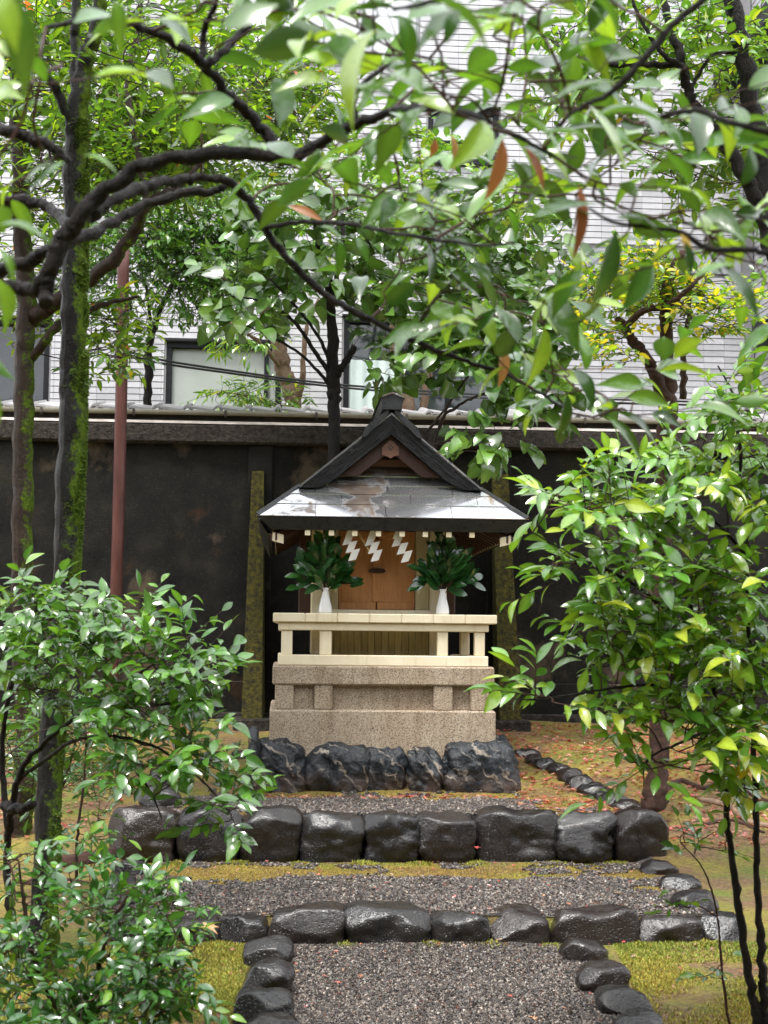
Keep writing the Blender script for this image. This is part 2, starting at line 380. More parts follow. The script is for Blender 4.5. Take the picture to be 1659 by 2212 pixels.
M['black'] = mat('black_lacquered_metal', (.012, .013, .015), (.03, .031, .034), 14, .22, .45, 90, .3, .003)
M['bronze'] = mat('dark_bronze', (.03, .014, .008), (.08, .035, .018), 30, .35, .6, 90, .3, .002, metal=.3)
def char_m():
    m, nt, bs, out = nodes('layered_black_shingle_edge'); v = coord(nt, 'UV')
    v = coord(nt, scale=(9, 9, 9)); f = noise_n(nt, 4.5, 7, .72, v)
    link(nt, ramp(nt, f, [(.4, (.004, .0045, .006)), (.62, (.014, .015, .018)), (.74, (.13, .13, .135))]), bs.inputs['Base Color'])
    bs.inputs['Roughness'].default_value = .4; bs.inputs['Specular IOR Level'].default_value = .35; bump(nt, bs, f, .9, .008); return m
M['char'] = char_m()
def copper_m():
    m, nt, bs, out = nodes('wet_weathered_copper')
    base = ramp(nt, noise_n(nt, 6, 6, .6), [(.3, (.09, .072, .06)), (.55, (.17, .135, .115)), (.8, (.24, .18, .1))])
    k = ramp(nt, noise_n(nt, 2.6, 7, .62, None, .4), [(.41, g3(0)), (.48, g3(1))])
    link(nt, mixc(nt, k, base, (.66, .67, .7)), bs.inputs['Base Color'])
    link(nt, mixc(nt, k, g3(.25), g3(.9)), bs.inputs['Metallic']); link(nt, mixc(nt, k, g3(.3), g3(.16)), bs.inputs['Roughness'])
    bump(nt, bs, noise_n(nt, 9, 4, .5), .12, .003); return m
M['copper'] = copper_m()
M['porcelain'] = mat('white_porcelain', (.8, .8, .82), (.84, .84, .86), 5, .15, None, 20, 0)
M['paper'] = mat('white_paper', (.82, .81, .8), (.86, .86, .85), 5, .8, None, 30, .1)
M['straw'] = mat('straw', (.45, .33, .15), (.6, .46, .24), 40, .7, None, 90, .3)
M['tile'] = mat('glazed_grey_tile', (.33, .328, .348), (.5, .495, .515), 3.1, .25, .5, 30, .12, .003, rnd=.16)
M['tile_joint'] = mat('dark_tile_joint', (.2, .196, .203), (.26, .255, .262), 8, .7, None, 40, .3)
M['grey_band'] = mat('grey_concrete_band', (.24, .25, .28), (.33, .34, .37), 9, .6, None, 50, .3)
M['frame'] = mat('black_aluminium', (.008, .009, .011), (.013, .014, .017), 8, .5, None, 40, 0, spec=.2)
M['glass_dark'] = mat('dark_window_glass', (.012, .016, .02), (.03, .036, .042), 2, .04, None, 4, .03, .01, spec=.8)
M['glass_frost'] = mat('frosted_glass', (.33, .36, .33), (.40, .43, .40), 2, .35, None, 90, .05)
M['blind'] = mat('pale_blind', (.68, .7, .74), (.76, .78, .82), 2, .5, None, 20, .05)
M['curtain'] = mat('pale_green_curtain', (.5, .6, .58), (.62, .71, .69), 3, .7, None, 20, .2)
M['kawara'] = mat('grey_roof_tile', (.26, .25, .26), (.42, .41, .42), 9, .35, .6, 50, .3, .004, rnd=.1)
M['gutter'] = mat('cream_gutter', (.5, .47, .38), (.62, .59, .5), 7, .45, .6, 40, .1)
M['soffit'] = mat('brown_soffit', (.04, .03, .022), (.09, .07, .052), 9, .7, None, 40, .2)
M['rubber'] = mat('black_cable', (.008, .008, .009), (.014, .014, .016), 9, .4, None, 40, 0)
M['vent'] = mat('dark_vent_hood', (.035, .042, .05), (.06, .068, .078), 7, .35, None, 40, 0)
M['blocker'] = mat('dark_blocker_coat', (.03, .032, .026), (.06, .062, .05), 2, .9, None, 30, .2)  # dark coat of the added out-of-frame blocks that hold back frontal light

# ------------------------------------------------------------------ ground
Z1, Z2 = .155, .43                                   # levels of the two gravel terraces
YL = G(829, 2056, 0)[1]; YU = G(829, 1860, Z1)[1]; DS = 10.98
def Zs(y, d): return EYE.z-(y-1385)*d/FPX
YS = P(828, 1533, DS)[1]; XS = P(828, 1533, DS)[0]  # middle of the plinth's front
YW = P(829, 1400, 14.0)[1]                          # face of the boundary wall
YB = P(829, 800, 18.2)[1]                           # face of the building
GY = np.array([-60, 5.0, 7.0, 7.6, YU-.2, YU+.6, YS, YS+1.2, YW, YW+3, 60]); GZ = np.array([-.02, 0, 0, .04, .13, .30, .46, .60, .80, .8, .8])
t1L = [G(262, 1868, Z1), G(215, 1995, Z1)]; t1R = [G(1418, 1868, Z1), G(1590, 2003, Z1)]
t2L = [G(352, 1660, Z2), G(300, 1775, Z2)]; t2R = [G(1150, 1650, Z2), G(1390, 1775, Z2)]
def side(e, Y): return e[0][0]+(e[1][0]-e[0][0])*(Y-e[0][1])/(e[1][1]-e[0][1])
def gz(X, Y, bumps=True):
    X = np.asarray(X, float); Y = np.asarray(Y, float)
    z = np.interp(Y, GY, GZ)
    if bumps: z = z+.012*np.sin(X*2.1+1)*np.sin(Y*1.7)+.006*np.sin(X*5.3)*np.sin(Y*6.1+2)
    in1 = (Y > YL+.11) & (Y < YU+.17) & (X > side(t1L, Y)) & (X < side(t1R, Y))
    in2 = (Y >= YU+.17) & (Y < YS+1.0) & (X > side(t2L, Y)) & (X < side(t2R, Y))
    z = np.where(in1, Z1-.012+.004*np.sin(X*7+Y*5), z); z = np.where(in2, np.maximum(Z2-.012, z), z)
    inp = (Y < YL+.11) & (np.abs(X) < 3); z = np.where(inp, z-.004, z)
    return z
gx = np.concatenate([np.linspace(-60, -5, 14), np.linspace(-4.6, 5.2, 240), np.linspace(6, 60, 14)])
gy = np.concatenate([np.linspace(-60, 4, 16), np.linspace(4.4, YW+.6, 260), np.linspace(YW+1.2, 60, 12)])
X, Y = np.meshgrid(gx, gy); V = np.stack([X, Y, gz(X, Y)], -1).reshape(-1, 3); nx, ny = len(gx), len(gy)
I = (np.arange(ny-1)[:, None]*nx+np.arange(nx-1)[None]).ravel()
mb = MB(); mb.add(V, [np.stack([I, I+1, I+nx+1, I+nx], 1)]); tag(mb.build('ground', M['ground'], smooth=True), kind='structure')

# unseen blocks added behind and beside the viewer to cut low frontal light
for q in ((-16, 16, -12, -10, -.3, 8.5), (-15, -9.5, -9.9, 9, -.3, 8.0), (9.5, 15, -9.9, 7, -.3, 8.0)):
    mb = MB(); box(mb, *q, b=.05); tag(mb.build('light_blocker', M['blocker'], at=((q[0]+q[1])/2, (q[2]+q[3])/2, 0)), kind='structure')

# gravel: three bedding sheets and the loose stones on them
def region(kind, n):
    if kind == 'path':
        Y = RNG.uniform(5.2, YL-.02, n); xl = np.interp(Y, [5.2, YL], [G(600, 2300, 0)[0], G(632, 2040, 0)[0]]); xr = np.interp(Y, [5.2, YL], [G(1400, 2300, 0)[0], G(1245, 2040, 0)[0]])
    elif kind == 'terr1':
        Y = RNG.uniform(YL+.15, YU-.02, n); xl = side(t1L, Y)+.02; xr = side(t1R, Y)-.06
    else:
        Y = RNG.uniform(YU+.16, YS-.05, n); xl = side(t2L, Y)+.05; xr = side(t2R, Y)-.08
    return RNG.uniform(0, 1, n)*(xr-xl)+xl, Y
def fn(x, y, s, o=0.): return np.array([noise.noise(Vector((a*s+o, b*s-o, o))) for a, b in zip(x, y)])
def moss_mask(kind, x, y):
    n = fn(x, y, 2.6, 3.1)*.95+fn(x, y, 9., 1.7)*.55
    if kind == 'path': return n-.75+np.where(y > YL-.12, .3, 0)
    if kind == 'terr1':
        edge = np.clip((y-(YU-.86))/.35, 0, 1); return n-.62+edge*.95+np.where(y < YL+.34, .28, 0)*(x < .2)
    return n-.35+np.where(y > YS-.38, .55, 0)+np.where(x > XS+.95, .6, 0)
OCT_V = np.array([(1, 0, 0), (-1, 0, 0), (0, 1, 0), (0, -1, 0), (0, 0, 1), (0, 0, -1)], float)
OCT_F = np.array([(0, 2, 4), (2, 1, 4), (1, 3, 4), (3, 0, 4), (2, 0, 5), (1, 2, 5), (3, 1, 5), (0, 3, 5)])
def rot_rand(n):
    q = nrm(RNG.normal(size=(n, 4))); w, x, y, z = q.T
    return np.stack([1-2*(y*y+z*z), 2*(x*y-z*w), 2*(x*z+y*w), 2*(x*y+z*w), 1-2*(x*x+z*z), 2*(y*z-x*w), 2*(x*z-y*w), 2*(y*z+x*w), 1-2*(x*x+y*y)], -1).reshape(n, 3, 3)
PEB = np.array([(.05, .045, .045), (.09, .08, .08), (.14, .13, .125), (.2, .18, .165), (.34, .31, .28), (.5, .46, .42), (.16, .085, .06), (.07, .06, .07)])
def pebbles(kind, n, size):
    x, y = region(kind, n); keep = moss_mask(kind, x, y) < .02+RNG.normal(0, .06, n); x, y = x[keep], y[keep]; n = len(x)
    s = size*RNG.uniform(.55, 1.35, n)[:, None]*RNG.uniform(.6, 1.2, (n, 3)); R = rot_rand(n)
    v = np.einsum('nij,nkj->nki', R, OCT_V[None]*s[:, None]*(1+RNG.normal(0, .18, (n, 6, 1))))
    v += np.stack([x, y, gz(x, y)+.004+RNG.uniform(0, .006, n)], -1)[:, None]
    t = PEB[RNG.choice(8, n, p=[.17, .22, .2, .14, .1, .05, .07, .05])]*RNG.uniform(.35, .75, (n, 1))*np.array([1.06, .97, .89])
    mb = MB(); mb.add(v.reshape(-1, 3), [(OCT_F[None]+6*np.arange(n)[:, None, None]).reshape(-1, 3)], np.repeat(t, 6, 0)); return mb
for kind, nm, n, sz, lab in (('path', 'gravel_path', 42000, .0068, 'fine dark wet gravel on the path at the front'),
                             ('terr1', 'gravel_terrace', 38000, .0085, 'wet grey gravel between the two stone rows'),
                             ('terr2', 'gravel_forecourt', 24000, .0088, 'wet grey gravel strip in front of the shrine rocks')):
    Yr = np.linspace(*{'path': (4.6, YL+.1), 'terr1': (YL+.125, YU+.1), 'terr2': (YU+.15, YS)}[kind], 26)
    if kind == 'path': xl, xr = np.interp(Yr, [5.2, YL], [G(600, 2300, 0)[0], G(632, 2040, 0)[0]]), np.interp(Yr, [5.2, YL], [G(1400, 2300, 0)[0], G(1245, 2040, 0)[0]])
    elif kind == 'terr1': xl, xr = side(t1L, Yr), side(t1R, Yr)
    else: xl, xr = side(t2L, Yr)+.03, side(t2R, Yr)-.03
    u = np.linspace(0, 1, 40); Xg = xl[:, None]+(xr-xl)[:, None]*u; Yg = np.repeat(Yr[:, None], 40, 1)
    # the bed sinks under the soil where the moss grows
    mm = moss_mask(kind, Xg.ravel(), Yg.ravel()).reshape(Xg.shape)
    Vg = np.stack([Xg, Yg, gz(Xg, Yg)+np.where(mm > 0, -.02, .004)], -1).reshape(-1, 3)
    I = (np.arange(25)[:, None]*40+np.arange(39)[None]).ravel(); mb = MB(); mb.add(Vg, [np.stack([I, I+1, I+41, I+40], 1)])
    tag(mb.build(nm, M['gravel'], smooth=True), kind='structure')
    tag(pebbles(kind, n, sz).build('gravel', M['pebble']), lab, 'gravel', kind='stuff')

# moss: short upright blades on the soil
def moss_blades(x, y, hgt, cols, lab):
    n = len(x); z = gz(x, y); a = RNG.uniform(0, 2*math.pi, n); w = hgt*.34
    d = np.stack([np.cos(a), np.sin(a), np.zeros(n)], 1); b = np.stack([x, y, z-.002], 1)
    tip = b+np.stack([RNG.normal(0, .4, n)*hgt, RNG.normal(0, .4, n)*hgt, hgt], 1)
    v = np.stack([b-d*w[:, None], b+d*w[:, None], tip], 1).reshape(-1, 3)
    mb = MB(); mb.add(v, [np.arange(3*n).reshape(-1, 3)], np.repeat(cols, 3, 0)); tag(mb.build('moss', M['moss']), lab, 'moss', kind='stuff')
def mcol(n, g):                                   # g: 0 rusty yellow .. 1 fresh green
    a = np.array([(.3, .19, .035), (.37, .31, .045), (.2, .27, .035)]); k = np.clip(g+RNG.normal(0, .22, n), 0, 1)*2
    i = np.minimum(k.astype(int), 1); f = (k-i)[:, None]; return (a[i]*(1-f)+a[i+1]*f)*RNG.uniform(.6, 1.2, (n, 1))
x, y = region('terr1', 90000); k = moss_mask('terr1', x, y) > RNG.normal(0, .08, len(x)); x, y = x[k], y[k]
moss_blades(x, y, RNG.uniform(.005, .011, len(x)), mcol(len(x), .12+.7*np.clip((y-YU+.25)/.22, 0, 1)+.45*fn(x, y, 3, 8)), 'yellow brown moss creeping over the gravel terrace')
x, y = region('terr2', 34000); k = moss_mask('terr2', x, y) > RNG.normal(0, .08, len(x)); x, y = x[k], y[k]
moss_blades(x, y, RNG.uniform(.005, .01, len(x)), mcol(len(x), .35+.3*fn(x, y, 3, 5)), 'yellow moss along the foot of the shrine rocks')
n = 130000; yy = RNG.uniform(5.4, YL+.02, n)
xL = np.interp(yy, [5.2, YL], [G(585, 2300, 0)[0], G(610, 2040, 0)[0]]); x = xL-RNG.uniform(0, 1.5, n)**1.2
k = fn(x, yy, 2.2, 2.)*.7+.12+np.where(yy > YL-.3, .3, 0) > RNG.uniform(-.2, .35, n); x, yy = x[k], yy[k]
moss_blades(x, yy, RNG.uniform(.007, .016, len(x)), mcol(len(x), .72+.4*fn(x, yy, 2, 5)), 'fresh green moss left of the front path')
yy = RNG.uniform(5.4, YL+.02, n); x = np.interp(yy, [5.2, YL], [G(1430, 2300, 0)[0], G(1310, 2040, 0)[0]])+RNG.uniform(0, 1.9, n)**1.1
k = fn(x, yy, 2.2, 6.)*.8+.0+np.where(yy > YL-.35, .5, 0) > RNG.uniform(-.2, .4, n); x, yy = x[k], yy[k]
moss_blades(x, yy, RNG.uniform(.007, .016, len(x)), mcol(len(x), .6+.4*np.clip((yy-YL+.5)/.4, 0, 1)+.3*fn(x, yy, 2, 5)), 'fresh green moss right of the front path')

xs_, ys_ = [], []
for Yr, lst, n in ((YU-.02, (378, 515, 647, 785, 905, 1029, 1206, 1332), 420), (YL-.02, (372, 470, 575, 745, 933, 1060, 1191, 1386, 1527), 260)):
    for px in lst:
        c = PY(px, 1860 if Yr > 8 else 2050, Yr)[0]; xs_.append(RNG.normal(c, .03, n)); ys_.append(RNG.normal(Yr-.01, .035, n))
xs_, ys_ = np.concatenate(xs_), np.concatenate(ys_); moss_blades(xs_, ys_, RNG.uniform(.008, .022, len(xs_)), mcol(len(xs_), .75), 'small moss tufts packed at the joints of the stone rows')
# fallen leaves
def maple(lobes=7):
    V = [(0, 0, 0)]; angs = np.linspace(-125, 125, lobes)
    for i, a in enumerate(angs):
        r = 1-.0035*abs(a)-.0
        for da, rr in ((-14, .36), (0, r), (14, .36)):
            t = math.radians(a+da); V.append((math.sin(t)*rr, math.cos(t)*rr, .06*math.sin(3*t)+(-.12*rr*rr)))
    n = len(V)-1; F = np.array([(0, i+1, i) for i in range(1, n)]); return np.array(V), F
MV, MF = maple()
RED = np.array([(.4, .035, .025), (.5, .08, .05), (.5, .17, .07), (.55, .3, .15), (.28, .04, .025), (.32, .14, .06), (.55, .2, .16)])
def scatter_leaves(name, lab, x, y, size, up=.004):
    n = len(x); R = rot_rand(n)
    z = nrm(np.stack([RNG.normal(0, .3, n), RNG.normal(0, .3, n), np.ones(n)], 1)); a = nrm(RNG.normal(size=(n, 3))); yv = nrm(np.cross(z, a)); xv = np.cross(yv, z)
    Rm = np.stack([xv, yv, z], 1)
    v = np.einsum('kj,nji->nki', MV, Rm)*size[:, None, None]+np.stack([x, y, gz(x, y)+up+size*.28], 1)[:, None]
    t = RED[RNG.integers(0, 7, n)]*RNG.uniform(.7, 1.3, (n, 1)); k = len(MV)
    mb = MB(); mb.add(v.reshape(-1, 3), [(MF[None]+k*np.arange(n)[:, None, None]).reshape(-1, 3)], np.repeat(t, k, 0))
    tag(mb.build(name, M['dry_leaf']), lab, 'leaves', kind='stuff')
n = 3400; x = np.concatenate([RNG.uniform(XS+.85, XS+3.2, n), RNG.uniform(-3.4, -.7, 1100), RNG.uniform(XS-.9, XS+.9, 160)])
y = np.concatenate([RNG.uniform(YU+.2, YW-.3, n), RNG.uniform(YU+.2, YW-.3, 1100), RNG.uniform(YS-.42, YS-.2, 160)])
scatter_leaves('fallen_leaves', 'small red and brown maple leaves littering the moss around the shrine', x, y, RNG.uniform(.018, .042, len(x)))
n = 420; x = RNG.uniform(-2.3, 3.2, n); y = RNG.uniform(5.6, YU, n)
scatter_leaves('fallen_leaves', 'scattered reddish leaf scraps on the gravel and moss in front', x, y, RNG.uniform(.010, .026, n), .012)
def one_maple(px, py, z, size, tint, label, group=None, rot=0., tilt=.15):
    p = G(px, py, z) if not isinstance(z, tuple) else P(px, py, z[0])
    mb = MB(); a = rot; c, s = math.cos(a), math.sin(a)
    R = np.array([(c, s, .1), (-s, c, tilt), (0, -tilt, 1.)]); mb.add(MV@R*size+p+np.array([0, 0, .018]), [MF], tint)
    return tag(mb.build('maple_leaf', M['dry_leaf'], at=p), label, 'leaf', group)
for i, (px, py, s, c, r) in enumerate([(1000, 2065, .03, 0, 1.), (1075, 2072, .032, 3, 2.2), (1120, 2085, .034, 2, .3), (1160, 2078, .03, 6, 4.), (735, 2130, .03, 1, 1.7),
                                       (640, 2105, .026, 3, 5.), (725, 2075, .026, 2, 3.), (1105, 2160, .026, 1, .9)]):
    one_maple(px, py, 0, s, RED[c], 'faded red maple leaf lying on the front gravel path', 'maple leaves on the front path', r)
one_maple(452, 2012, (5.0,), .045, (.55, .27, .1), 'large orange tan maple leaf caught on the lower left shrub', None, 3.3, -.5)
one_maple(1450, 2078, 0, .045, (.42, .13, .08), 'long reddish leaf on the green moss right of the path', None, 1.2)
one_maple(1032, 1838, Z2, .035, (.5, .05, .04), 'bright red maple leaf between two stones of the upper row', None, .5)

# ------------------------------------------------------------------ stones
def cube_sphere(n):
    V = {}; L = []; Q = []
    def vid(p):
        k = tuple(np.round(p, 5))
        if k not in V: V[k] = len(L); L.append(p)
        return V[k]
    t = np.tan(np.linspace(-1, 1, n+1)*math.pi/4)
    for ax in range(3):
        for s in (-1, 1):
            for i in range(n):
                for j in range(n):
                    q = []
                    for a, b in ((i, j), (i+1, j), (i+1, j+1), (i, j+1)):
                        p = np.zeros(3); p[ax] = s; p[(ax+1) % 3] = t[a]; p[(ax+2) % 3] = t[b]; q.append(vid(p))
                    Q.append(q if s > 0 else q[::-1])
    return np.array(L), np.array(Q)
CSV, CSQ = cube_sphere(18); CSV2, CSQ2 = cube_sphere(22)
STONES = [0]
def rock_verts(w, dp, h, p, amp, fr, seed, V0, ridged=False):
    k = (np.abs(V0)**p).sum(1)**(1/p); v = V0/k[:, None]*np.array([w/2, dp/2, h/2])
    o = Vector((seed*3.17, seed*1.31, seed*7.7)); d = nrm(v/np.array([w, dp, h]))
    def ns(q, f): return noise.noise(Vector(q)*f+o)
    sc = (w*dp*h)**(1/3)
    a = np.array([ns(q, fr/sc) + .45*ns(q, 2.3*fr/sc) + .28*ns(q, 5.1*fr/sc) + .14*ns(q, 11*fr/sc) for q in v])
    if ridged: a = a+np.array([.55*(1-abs(noise.noise(Vector((q[0]*9/1, q[1]*9, q[2]*5+q[0]*7))+o))*3) for q in v])+np.array([.25*noise.noise(Vector(q)*30+o) for q in v])
    v = v+d*(a*amp*sc)[:, None]
    for k_ in range(2 if ridged else 5):                 # worn flat facets
        n_ = nrm(np.array([random.uniform(-.6, .6), random.uniform(-1, .3), random.uniform(.05, .8)])); s_ = v@n_; off = s_.max()*random.uniform(.88 if ridged else .78, .94 if ridged else .92)
        v = v-np.outer(np.maximum(s_-off, 0)*.93, n_)
    return v
def stone(name, px, level, label, cat, group, depth=None, p=3.6, amp=.1, fr=1.1, lift=0., m='stone', V0=CSV, Q0=CSQ, sink=.05, ridged=False, wfac=1.04, Yrow=None):
    x0, x1, yt, yb = px; f = G((x0+x1)/2, yb, level)
    if Yrow: f = PY((x0+x1)/2, yb, Yrow+RNG.uniform(-.02, .02)); f[2] = level
    d = proj(f)[2]
    w = (x1-x0)*d/FPX*wfac; dp = depth or w*.8
    h = (yb-yt)*d/FPX; h = max(h-.25*dp*max(EYE.z-level-h, 0)/d, .05)
    STONES[0] += 1; c = f+np.array([0, dp/2, 0]); tot = h+sink
    v = rock_verts(w, dp, tot, p, amp, fr, STONES[0], V0, ridged)
    # level the lump so that its top reaches the height read from the photograph
    v[:, 2] *= tot/(v[:, 2].max()-v[:, 2].min()); v[:, 2] += level+h-v[:, 2].max(); v[:, :2] += c[:2]
    mb = MB(); mb.add(v, [Q0]); return tag(mb.build(name, M[m], smooth=True, at=(c[0], c[1], level)), label, cat, group)
ORD = ['first', 'second', 'third', 'fourth', 'fifth', 'sixth', 'seventh', 'eighth', 'ninth', 'tenth', 'eleventh']
UP = [(242, 378, 1751, 1869), (380, 514, 1751, 1869), (516, 649, 1743, 1859), (645, 785, 1747, 1855), (785, 909, 1745, 1854), (902, 1029, 1749, 1855), (1029, 1209, 1747, 1860), (1204, 1333, 1752, 1862), (1331, 1451, 1747, 1858)]
UPD = ['rough pitted', 'smooth rounded', 'smooth squarish', 'shallow dented', 'creased', 'narrow smooth', 'widest', 'knobbly squarish', 'smooth corner']
for i, b in enumerate(UP):
    stone('border_stone', b, Z1, f'{UPD[i]} wet black stone, {ORD[i]} from the left in the upper row', 'stone', 'stones of the upper row', .27+.04*RNG.random(), p=4.+1.6*RNG.random(), amp=[.14, .08, .08, .12, .15, .11, .13, .17, .09][i], fr=1.5, sink=.06, Yrow=YU)
LO = [(236, 372, 1966, 2042), (368, 470, 1969, 2048), (470, 575, 1969, 2048), (575, 744, 1965, 2064), (745, 930, 1962, 2062), (936, 1060, 1967, 2053), (1060, 1190, 1958, 2046), (1192, 1386, 1955, 2046), (1386, 1527, 1965, 2041), (1527, 1618, 1958, 2034)]
LOD = ['shrub-hidden', 'half-hidden rounded', 'small square brown', 'long flat reddish', 'long smooth', 'short rounded', 'short pitted', 'long cracked', 'low rounded', 'corner']
for i, b in enumerate(LO):
    stone('border_stone', b, 0, f'{LOD[i]} wet dark stone, {ORD[i]} from the left in the lower row', 'stone', 'stones of the lower row', .28+.05*RNG.random(), p=4.4+1.6*RNG.random(), amp=.08+.04*RNG.random(), fr=1.5, sink=.06, Yrow=YL)
def run(lst, lv, text, group, depth=None, p=2.8, **kw):
    level = lv
    for i, (cx, cyy, w, h) in enumerate(lst):
        if lv == 'ground':
            T_ = np.linspace(6, 16, 2001)[:, None]; q = PN(np.concatenate([np.full((2001, 1), cx), np.full((2001, 1), cyy+h/2), T_], 1)); level = float(q[np.argmax(q[:, 2] < gz(q[:, 0], q[:, 1])), 2])
        stone('border_stone', (cx-w/2, cx+w/2, cyy-h/2, cyy+h/2), level, text.format(ORD[i]), 'stone', group, depth, p=p, amp=.1+.05*RNG.random(), **kw)
run([(577, 2060, 104, 66), (580, 2118, 104, 80), (566, 2182, 132, 78), (592, 2225, 110, 60)], 0, 'rounded dark stone edging the left of the path, {} from the back', 'left path edge stones', .22, p=3.)
run([(1271, 2060, 98, 60), (1312, 2116, 120, 66), (1362, 2170, 118, 64), (1390, 2215, 104, 54)], 0, 'rounded dark stone edging the right of the path, {} from the back', 'right path edge stones', .22, p=3.)
run([(1436, 1878, 84, 36), (1480, 1912, 90, 42), (1514, 1950, 100, 48)], Z1-.03, 'low flat stone on the right side of the lower terrace, {} from the back', 'right side stones of the lower terrace', .24, p=2.6)
run([(275, 1884, 78, 44), (262, 1914, 84, 40), (252, 1948, 92, 40)], Z1-.03, 'low wet stone on the left side of the lower terrace, {} from the back', 'left side stones of the lower terrace', .24, p=2.6)
run([(1140, 1628, 62, 20), (1162, 1641, 44, 24), (1186, 1650, 50, 26), (1212, 1661, 52, 28), (1237, 1675, 58, 32), (1262, 1690, 62, 32), (1288, 1706, 64, 30), (1312, 1718, 58, 26), (1332, 1731, 76, 30), (1362, 1748, 90, 40)], 'ground', 'black stone in the row running back right of the shrine, {} from its far end', 'right side stones of the upper terrace', .24, p=2.6)
run([(362, 1652, 46, 26), (352, 1672, 56, 30), (348, 1694, 72, 36), (342, 1722, 86, 48)], 'ground', 'black stone in the row running back left of the shrine, {} from its far end', 'left side stones of the upper terrace', .26, p=2.6)
run([(462, 1634, 56, 22), (517, 1630, 40, 20)], 'ground', 'small wet stone on the moss left of the shrine rocks, {} from the left', 'small stones left of the shrine', .2, p=2.5)
RK = [(548, 662, 1588, 1712, 'dark blue black squarish rock with pale veins under the left end of the plinth', 3.4),
      (652, 805, 1592, 1708, 'broad rugged rock with many pale streaks under the plinth, second from left', 3.0),
      (775, 884, 1593, 1706, 'dark folded rock beside the broad streaked one under the middle of the plinth', 3.),
      (879, 960, 1596, 1704, 'narrow dark rock under the plinth, beside the big right corner rock', 3.2),
      (960, 1121, 1592, 1717, 'largest blue black rock with fine white veins under the right end of the plinth', 4.2)]
for i, (a, b, c, d_, lab, p_) in enumerate(RK):
    stone('foundation_rock', (a, b, c, d_), Z2-.01, lab, 'rock', 'rocks under the shrine plinth', .42, p=p_+1, amp=.075, fr=1.5, m='schist', V0=CSV2, Q0=CSQ2, sink=.08, ridged=True, wfac=1.0, Yrow=G(829, 1714, Z2)[1])
stone('foundation_rock', (536, 556, 1570, 1722), Z2-.02, 'thin upright slab of pale veined stone at the left corner of the rocks', 'rock', None, .2, p=3., amp=.12, fr=1.6, m='schist', ridged=True)
stone('foundation_rock', (856, 896, 1676, 1712), Z2-.01, 'small grey green stone lodged at the foot of the middle rocks', 'rock', None, .09, p=2.4, amp=.13, m='schist', ridged=True)
stone('foundation_rock', (548, 585, 1566, 1640), Z2, 'dark rock behind the left corner slab', 'rock', None, .5, p=3., amp=.12, m='schist', ridged=True, V0=CSV2, Q0=CSQ2)
stone('foundation_rock', (1062, 1112, 1588, 1690), Z2+.04, 'dark veined rock behind the right corner rock', 'rock', None, .6, p=3., amp=.12, m='schist', ridged=True, V0=CSV2, Q0=CSQ2)

# ------------------------------------------------------------------ boundary wall with its buttresses
def ZW(y, Y=None):  return PY(829, y, Y or YW)[2]
def XW(x, y=1200, Y=None): return PY(x, y, Y or YW)[0]
zb0, zb1, zb2 = ZW(966), ZW(924), ZW(915)
wall = empty('boundary_wall', (XS, YW, .7), 'tall blackened concrete boundary wall with a heavy top beam behind the shrine', 'wall')
wx0, wx1 = -5.2, 6.0
mb = MB(); box(mb, wx0, wx1, YW+.05, YW+.25, .4, zb0+.02, .003); mb.build('panel', M['wall'], wall)
mb = MB(); box(mb, wx0, wx1, YW-.05, YW+.28, zb0, zb1, .02); mb.build('beam', M['beam'], wall)
mb = MB(); v = np.array([(wx0, YW-.047, zb1), (wx1, YW-.047, zb1), (wx1, YW+.06, zb2), (wx0, YW+.06, zb2), (wx0, YW+.27, zb2), (wx1, YW+.27, zb2)]); mb.add(v, [np.array([(0, 1, 2, 3), (3, 2, 5, 4)])]); mb.build('capping', M['ledge'], wall)
for px in (-525, 8, 559, 1078, 1600):
    xc = XW(px); mb = MB(); box(mb, xc-.11, xc+.11, YW, YW+.06, .4, zb0-.002, .006); mb.build('pilaster', M['wall'], wall)
mb = MB(); box(mb, wx0, wx1, YW-.012, YW+.06, .4, ZW(1474), .008); mb.build('base_course', M['wall'], wall)
mb = MB(); box(mb, wx0, wx1, YW-.1, YW+.04, .4, ZW(1540), .012); mb.build('kerb', M['beam'], wall)
def buttress(tx0, tx1, ty, bx0, bx1, by, lab):
    Yt, Yb = YW-.06, YW-.55; a, b = PY(tx0, ty, Yt), PY(tx1, ty, Yt); c, d = PY(bx0, by, Yb), PY(bx1, by, Yb)
    root = empty('buttress', ((c[0]+d[0])/2, Yb+.2, c[2]-.1), lab, 'buttress', 'buttresses against the wall')
    bk = YW-.003; V = np.array([c, d, b, a, (c[0]+.02, bk, c[2]), (d[0]+.02, bk, d[2]), (b[0], bk, b[2]), (a[0], bk, a[2])])
    mb = MB(); mb.add(V, [np.array([(0, 1, 2, 3), (1, 5, 6, 2), (4, 0, 3, 7), (3, 2, 6, 7), (5, 4, 7, 6)])]); mb.build('shaft', M['butt_moss'], root)
    mb = MB(); z = c[2]; box(mb, c[0]-.07, d[0]+.07, Yb-.1, YW-.11, z-.2, z+.0, .015); mb.build('base_block', M['beam'], root)
buttress(544, 570, 1017, 521, 566, 1552, 'slanted mossy concrete buttress left of the shrine')
buttress(1063, 1098, 1024, 1080, 1127, 1556, 'slanted mossy concrete buttress right of the shrine')

